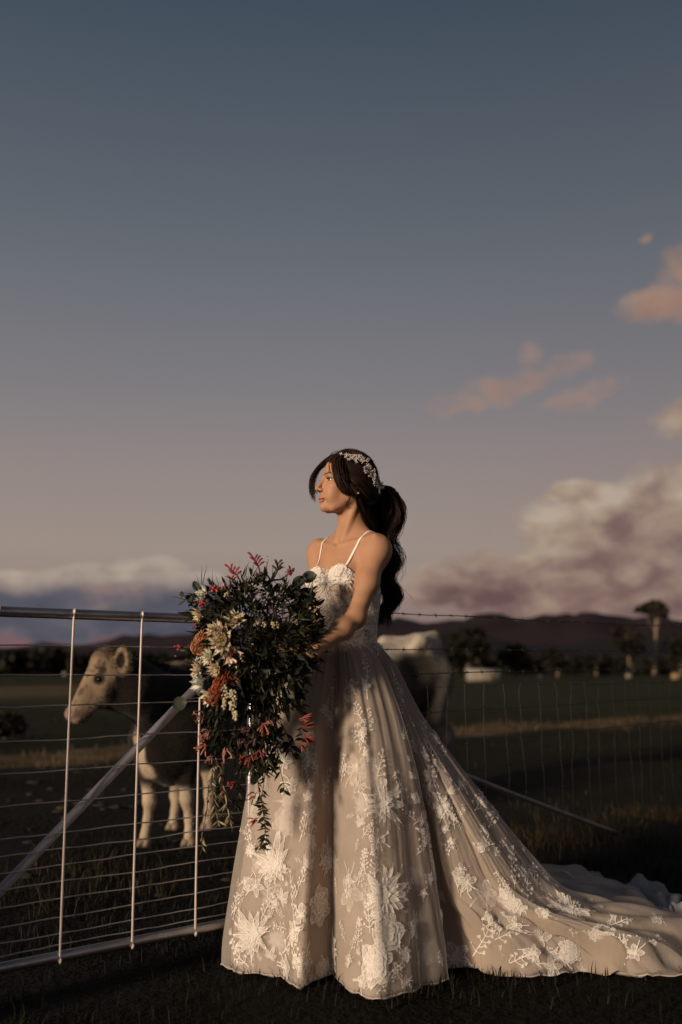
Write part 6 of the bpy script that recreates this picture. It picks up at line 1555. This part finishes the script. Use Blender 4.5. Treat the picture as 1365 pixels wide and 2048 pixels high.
banksia(Q(418, 1409, -0.11), Q(452, 1347, -0.09), 0.017, 330, RED, 0.017)
banksia(Q(388, 1308, -0.08), Q(410, 1274, -0.07), 0.014, 220, ORG_, 0.024, 'pincushion')
banksia(Q(455, 1352, -0.09), Q(470, 1362, -0.08), 0.008, 60, [(0.5, 0.22, 0.12), (0.42, 0.10, 0.06)], 0.018, 'pincushion')
def berries(x, y, dy, sx, sy, n, r_, col, name='berry_cluster'):
    mb = MB()
    for k in range(n):
        v = unit(rq.normal(0, 1, 3))*rq.uniform(0.3, 1)
        mb.add(*ball(Q(x+v[0]*sx, y+v[1]*sy, dy+v[2]*0.02), r_*rq.uniform(0.75, 1.15), 7, 5), np.array(col)*rq.uniform(0.75, 1.15))
    mb.put(name, M_PT, BQ)
CR = (0.56, 0.50, 0.34)
berries(450, 1386, -0.10, 9, 22, 46, 0.0042, CR); berries(466, 1402, -0.11, 9, 26, 52, 0.0044, CR); berries(471, 1430, -0.11, 7, 14, 26, 0.0042, CR); berries(448, 1412, -0.10, 6, 9, 16, 0.004, CR)
berries(514, 1247, -0.10, 8, 8, 16, 0.0036, (0.34, 0.29, 0.20)); berries(530, 1249, -0.11, 6, 6, 14, 0.0034, (0.44, 0.38, 0.24)); berries(550, 1250, -0.11, 9, 8, 20, 0.0034, (0.48, 0.42, 0.27)); berries(592, 1244, -0.08, 6, 6, 12, 0.003, (0.3, 0.27, 0.2))
berries(398, 1332, -0.07, 9, 22, 44, 0.0032, (0.52, 0.50, 0.40)); berries(460, 1190, -0.04, 12, 9, 22, 0.0032, (0.48, 0.42, 0.30)); berries(396, 1184, -0.02, 3, 6, 5, 0.0045, (0.6, 0.55, 0.42)); berries(515, 1225, -0.09, 5, 10, 7, 0.002, (0.5, 0.48, 0.42))
berries(358, 1295, -0.02, 8, 7, 9, 0.004, (0.40, 0.05, 0.045), 'red_berries'); berries(352, 1312, -0.02, 3, 3, 3, 0.0035, (0.40, 0.05, 0.045), 'red_berries'); berries(388, 1250, -0.04, 8, 8, 9, 0.0036, (0.28, 0.05, 0.045), 'red_berries')
berries(432, 1178, -0.03, 14, 9, 40, 0.0042, (0.46, 0.085, 0.085), 'red_blossom'); berries(404, 1208, -0.06, 7, 6, 12, 0.0045, (0.50, 0.035, 0.05), 'red_blossom'); berries(455, 1176, -0.02, 12, 7, 20, 0.0034, (0.30, 0.08, 0.07), 'red_blossom')
def paw(base, tip, n, col, L, name='kangaroo_paw'):
    base, tip = np.asarray(base), np.asarray(tip); mb = MB(); g = catmull([base, base*0.5+tip*0.5+[0.006, 0, 0], tip], 10)
    mb.add(*tube(g, np.linspace(0.0028, 0.0020, 10), 6), np.array(col)*0.45); d = unit(tip-base); a, b, _ = basis(d)
    for k in range(n):
        f = k/(n-1); s_ = g[int(5+4*f)]; an = (k % 2)*np.pi+rq.normal(0, 0.35); dd = unit(d*(0.55+0.6*f)+(np.array([1.0, 0, 0])*math.cos(an)+np.array([0, -0.6, 0])*math.sin(an))*0.8)
        e = s_+dd*L*rq.uniform(0.7, 1.1); mb.add(*tube(catmull([s_, s_*0.5+e*0.5+d*0.003, e], 6), [0.0014, 0.0022, 0.0032, 0.0034, 0.0030, 0.0018], 6), np.array(col)*rq.uniform(0.7, 1.25))
    mb.put(name, M_PT, BQ)
paw(Q(484, 1170, 0.02), Q(460, 1136, 0.02), 8, (0.32, 0.022, 0.035), 0.026); paw(Q(521, 1155, 0.02), Q(508, 1116, 0.02), 8, (0.22, 0.02, 0.03), 0.028); paw(Q(545, 1160, 0.03), Q(556, 1128, 0.03), 7, (0.07, 0.035, 0.03), 0.024); paw(Q(560, 1160, 0.03), Q(580, 1142, 0.03), 5, (0.08, 0.03, 0.03), 0.022)
paw(Q(465, 1165, 0.0), Q(462, 1158, 0.0), 4, (0.30, 0.04, 0.045), 0.016)
for pts in ([(540, 1165), (534, 1140), (537, 1118)], [(545, 1165), (555, 1138), (570, 1134)], [(528, 1162), (528, 1144), (534, 1132)]):
    mb = MB(); g = catmull([Q(*p, 0.03) for p in pts], 8); mb.add(*tube(g, 0.0009, 5), (0.08, 0.04, 0.035))
    for k in range(3, 8): mb.add(*ball(g[k]+rq.normal(0, 0.003, 3), 0.002, 6, 4), (0.16, 0.05, 0.05))
    mb.put('bud_twig', M_PT, BQ)
def tubes_flower(x, y, dy, n, ang, spread, col, L, star=True, name='trumpet_flowers'):
    """spray of slim trumpet flowers"""
    mb = MB(); c = Q(x, y, dy)
    for k in range(n):
        a = R(ang+rq.normal(0, spread)); d = unit(np.array([math.cos(a), rq.normal(-0.25, 0.3), math.sin(a)])); s_ = c+rq.normal(0, 0.0035, 3); e = s_+d*L*1.15*rq.uniform(0.7, 1.15)
        cc = np.array(col)*rq.uniform(0.7, 1.25); mb.add(*tube(catmull([s_, s_*0.5+e*0.5+np.array([0, 0, 0.002]), e], 5), [0.0009, 0.0013, 0.0020, 0.0024, 0.0014], 5), cc)
        if star and k % 2 == 0:
            a1, b1, _ = basis(d)
            for q in range(5):
                an = q*1.2566; mb.add(*leafm(e-d*0.002, unit(d*0.35+a1*math.cos(an)+b1*math.sin(an)), 0.011, 0.0028, 0.2, 0.1, cc*1.15, nl=4))
    mb.put(name, M_PT, BQ)
PK = (0.30, 0.14, 0.11); PR = (0.20, 0.04, 0.028); PL = (0.13, 0.06, 0.075)
for a in ((407, 1432, -0.05, 6, 180, 60, PK, 0.024), (418, 1462, -0.06, 8, 210, 50, PK, 0.026), (412, 1492, -0.06, 9, 200, 50, (0.50, 0.20, 0.14), 0.026), (424, 1512, -0.06, 7, 240, 40, PK, 0.024), (452, 1498, -0.07, 6, 270, 50, (0.52, 0.26, 0.20), 0.024),
          (505, 1455, -0.07, 9, 250, 60, PL, 0.026), (528, 1448, -0.07, 8, 300, 40, (0.40, 0.13, 0.10), 0.034), (512, 1480, -0.07, 8, 260, 50, PL, 0.026), (520, 1500, -0.06, 8, 290, 50, (0.24, 0.06, 0.065), 0.026), (500, 1512, -0.06, 9, 255, 30, (0.30, 0.07, 0.045), 0.03), (480, 1475, -0.07, 6, 240, 60, PL, 0.024),
          (604, 1455, -0.02, 8, 8, 16, PR, 0.040, False), (606, 1472, -0.02, 9, -12, 16, PR, 0.040, False), (602, 1440, -0.02, 5, 10, 20, (0.30, 0.06, 0.05), 0.036, False), (600, 1485, -0.02, 6, -40, 20, (0.32, 0.08, 0.06), 0.03, False),
          (512, 1590, -0.04, 7, 220, 30, PR, 0.022, False), (514, 1640, -0.04, 9, 215, 25, (0.48, 0.12, 0.07), 0.024, False), (470, 1565, -0.03, 5, 250, 60, (0.26, 0.05, 0.04), 0.02), (458, 1586, -0.03, 5, 230, 60, (0.22, 0.05, 0.05), 0.02), (522, 1160, 0.0, 6, 80, 40, (0.16, 0.06, 0.05), 0.02), (582, 1152, 0.0, 6, 110, 22, (0.42, 0.07, 0.09), 0.02, False)):
    tubes_flower(*a)
# ---- trailing vines
def vine(pts, n, L, w, seed, dy=-0.02, col=None, hang=0.5):
    r = np.random.default_rng(seed); g = catmull([Q(x, y, dy+d_) for x, y, d_ in pts], 28); mb = MB()
    mb.add(*tube(g, np.linspace(0.0018, 0.0008, 28), 5), (0.035, 0.028, 0.018))
    for k in range(n):
        s_ = g[r.integers(2, 28)]; d = unit(np.array([r.choice([-1, 1])*r.uniform(0.4, 1), r.normal(-0.1, 0.4), -hang+r.normal(0, 0.4)]))
        mb.add(*leafm(s_, d, L*r.uniform(0.6, 1.2), w*r.uniform(0.7, 1.2), 0.2, r.uniform(0, 0.4), np.array(GRN[r.integers(0, 4)] if col is None else col[r.integers(0, len(col))])*r.uniform(0.7, 1.4), r.uniform(0, 6), nl=5))
    mb.put('trailing_vine', M_LF, BQ)
vine([(520, 1490, 0), (530, 1545, 0), (524, 1600, 0), (532, 1650, 0), (526, 1695, 0)], 60, 0.026, 0.0042, 1, -0.03)
vine([(522, 1500, 0), (516, 1560, 0.01), (526, 1620, 0), (530, 1668, 0), (517, 1694, 0)], 46, 0.022, 0.003, 2, -0.03)
vine([(545, 1480, 0), (556, 1520, 0), (566, 1560, 0), (570, 1586, 0)], 10, 0.034, 0.008, 3, -0.02)
vine([(560, 1440, 0.02), (578, 1480, 0.02), (590, 1530, 0.03)], 16, 0.040, 0.010, 4, 0.0)
vine([(600, 1330, 0.02), (606, 1400, 0.03), (604, 1470, 0.03), (598, 1520, 0.04)], 26, 0.026, 0.0065, 5, 0.0)
vine([(625, 1290, 0.02), (640, 1318, 0.02), (640, 1336, 0.02)], 9, 0.028, 0.006, 6, 0.0)
vine([(450, 1480, 0), (440, 1540, 0), (446, 1590, 0), (452, 1630, 0)], 40, 0.030, 0.004, 7, -0.02)
vine([(480, 1490, 0), (482, 1540, 0), (476, 1590, 0), (470, 1620, 0)], 44, 0.030, 0.004, 8, -0.02)
ST = [(0.26, 0.22, 0.13), (0.19, 0.17, 0.10), (0.30, 0.25, 0.16)]
vine([(432, 1500, 0), (424, 1560, 0), (430, 1610, 0), (436, 1650, 0)], 54, 0.030, 0.0026, 9, -0.04, ST, 1.2)
vine([(436, 1510, 0), (446, 1570, 0), (456, 1620, 0), (460, 1648, 0)], 44, 0.030, 0.0026, 10, -0.04, ST, 1.2)
vine([(418, 1570, 0), (414, 1620, 0), (407, 1660, 0), (404, 1702, 0)], 20, 0.022, 0.0028, 11, -0.04, ST, 1.4)
vine([(490, 1200, 0), (440, 1225, 0.0), (400, 1262, 0.0), (372, 1300, 0.0)], 40, 0.024, 0.006, 12, -0.05)
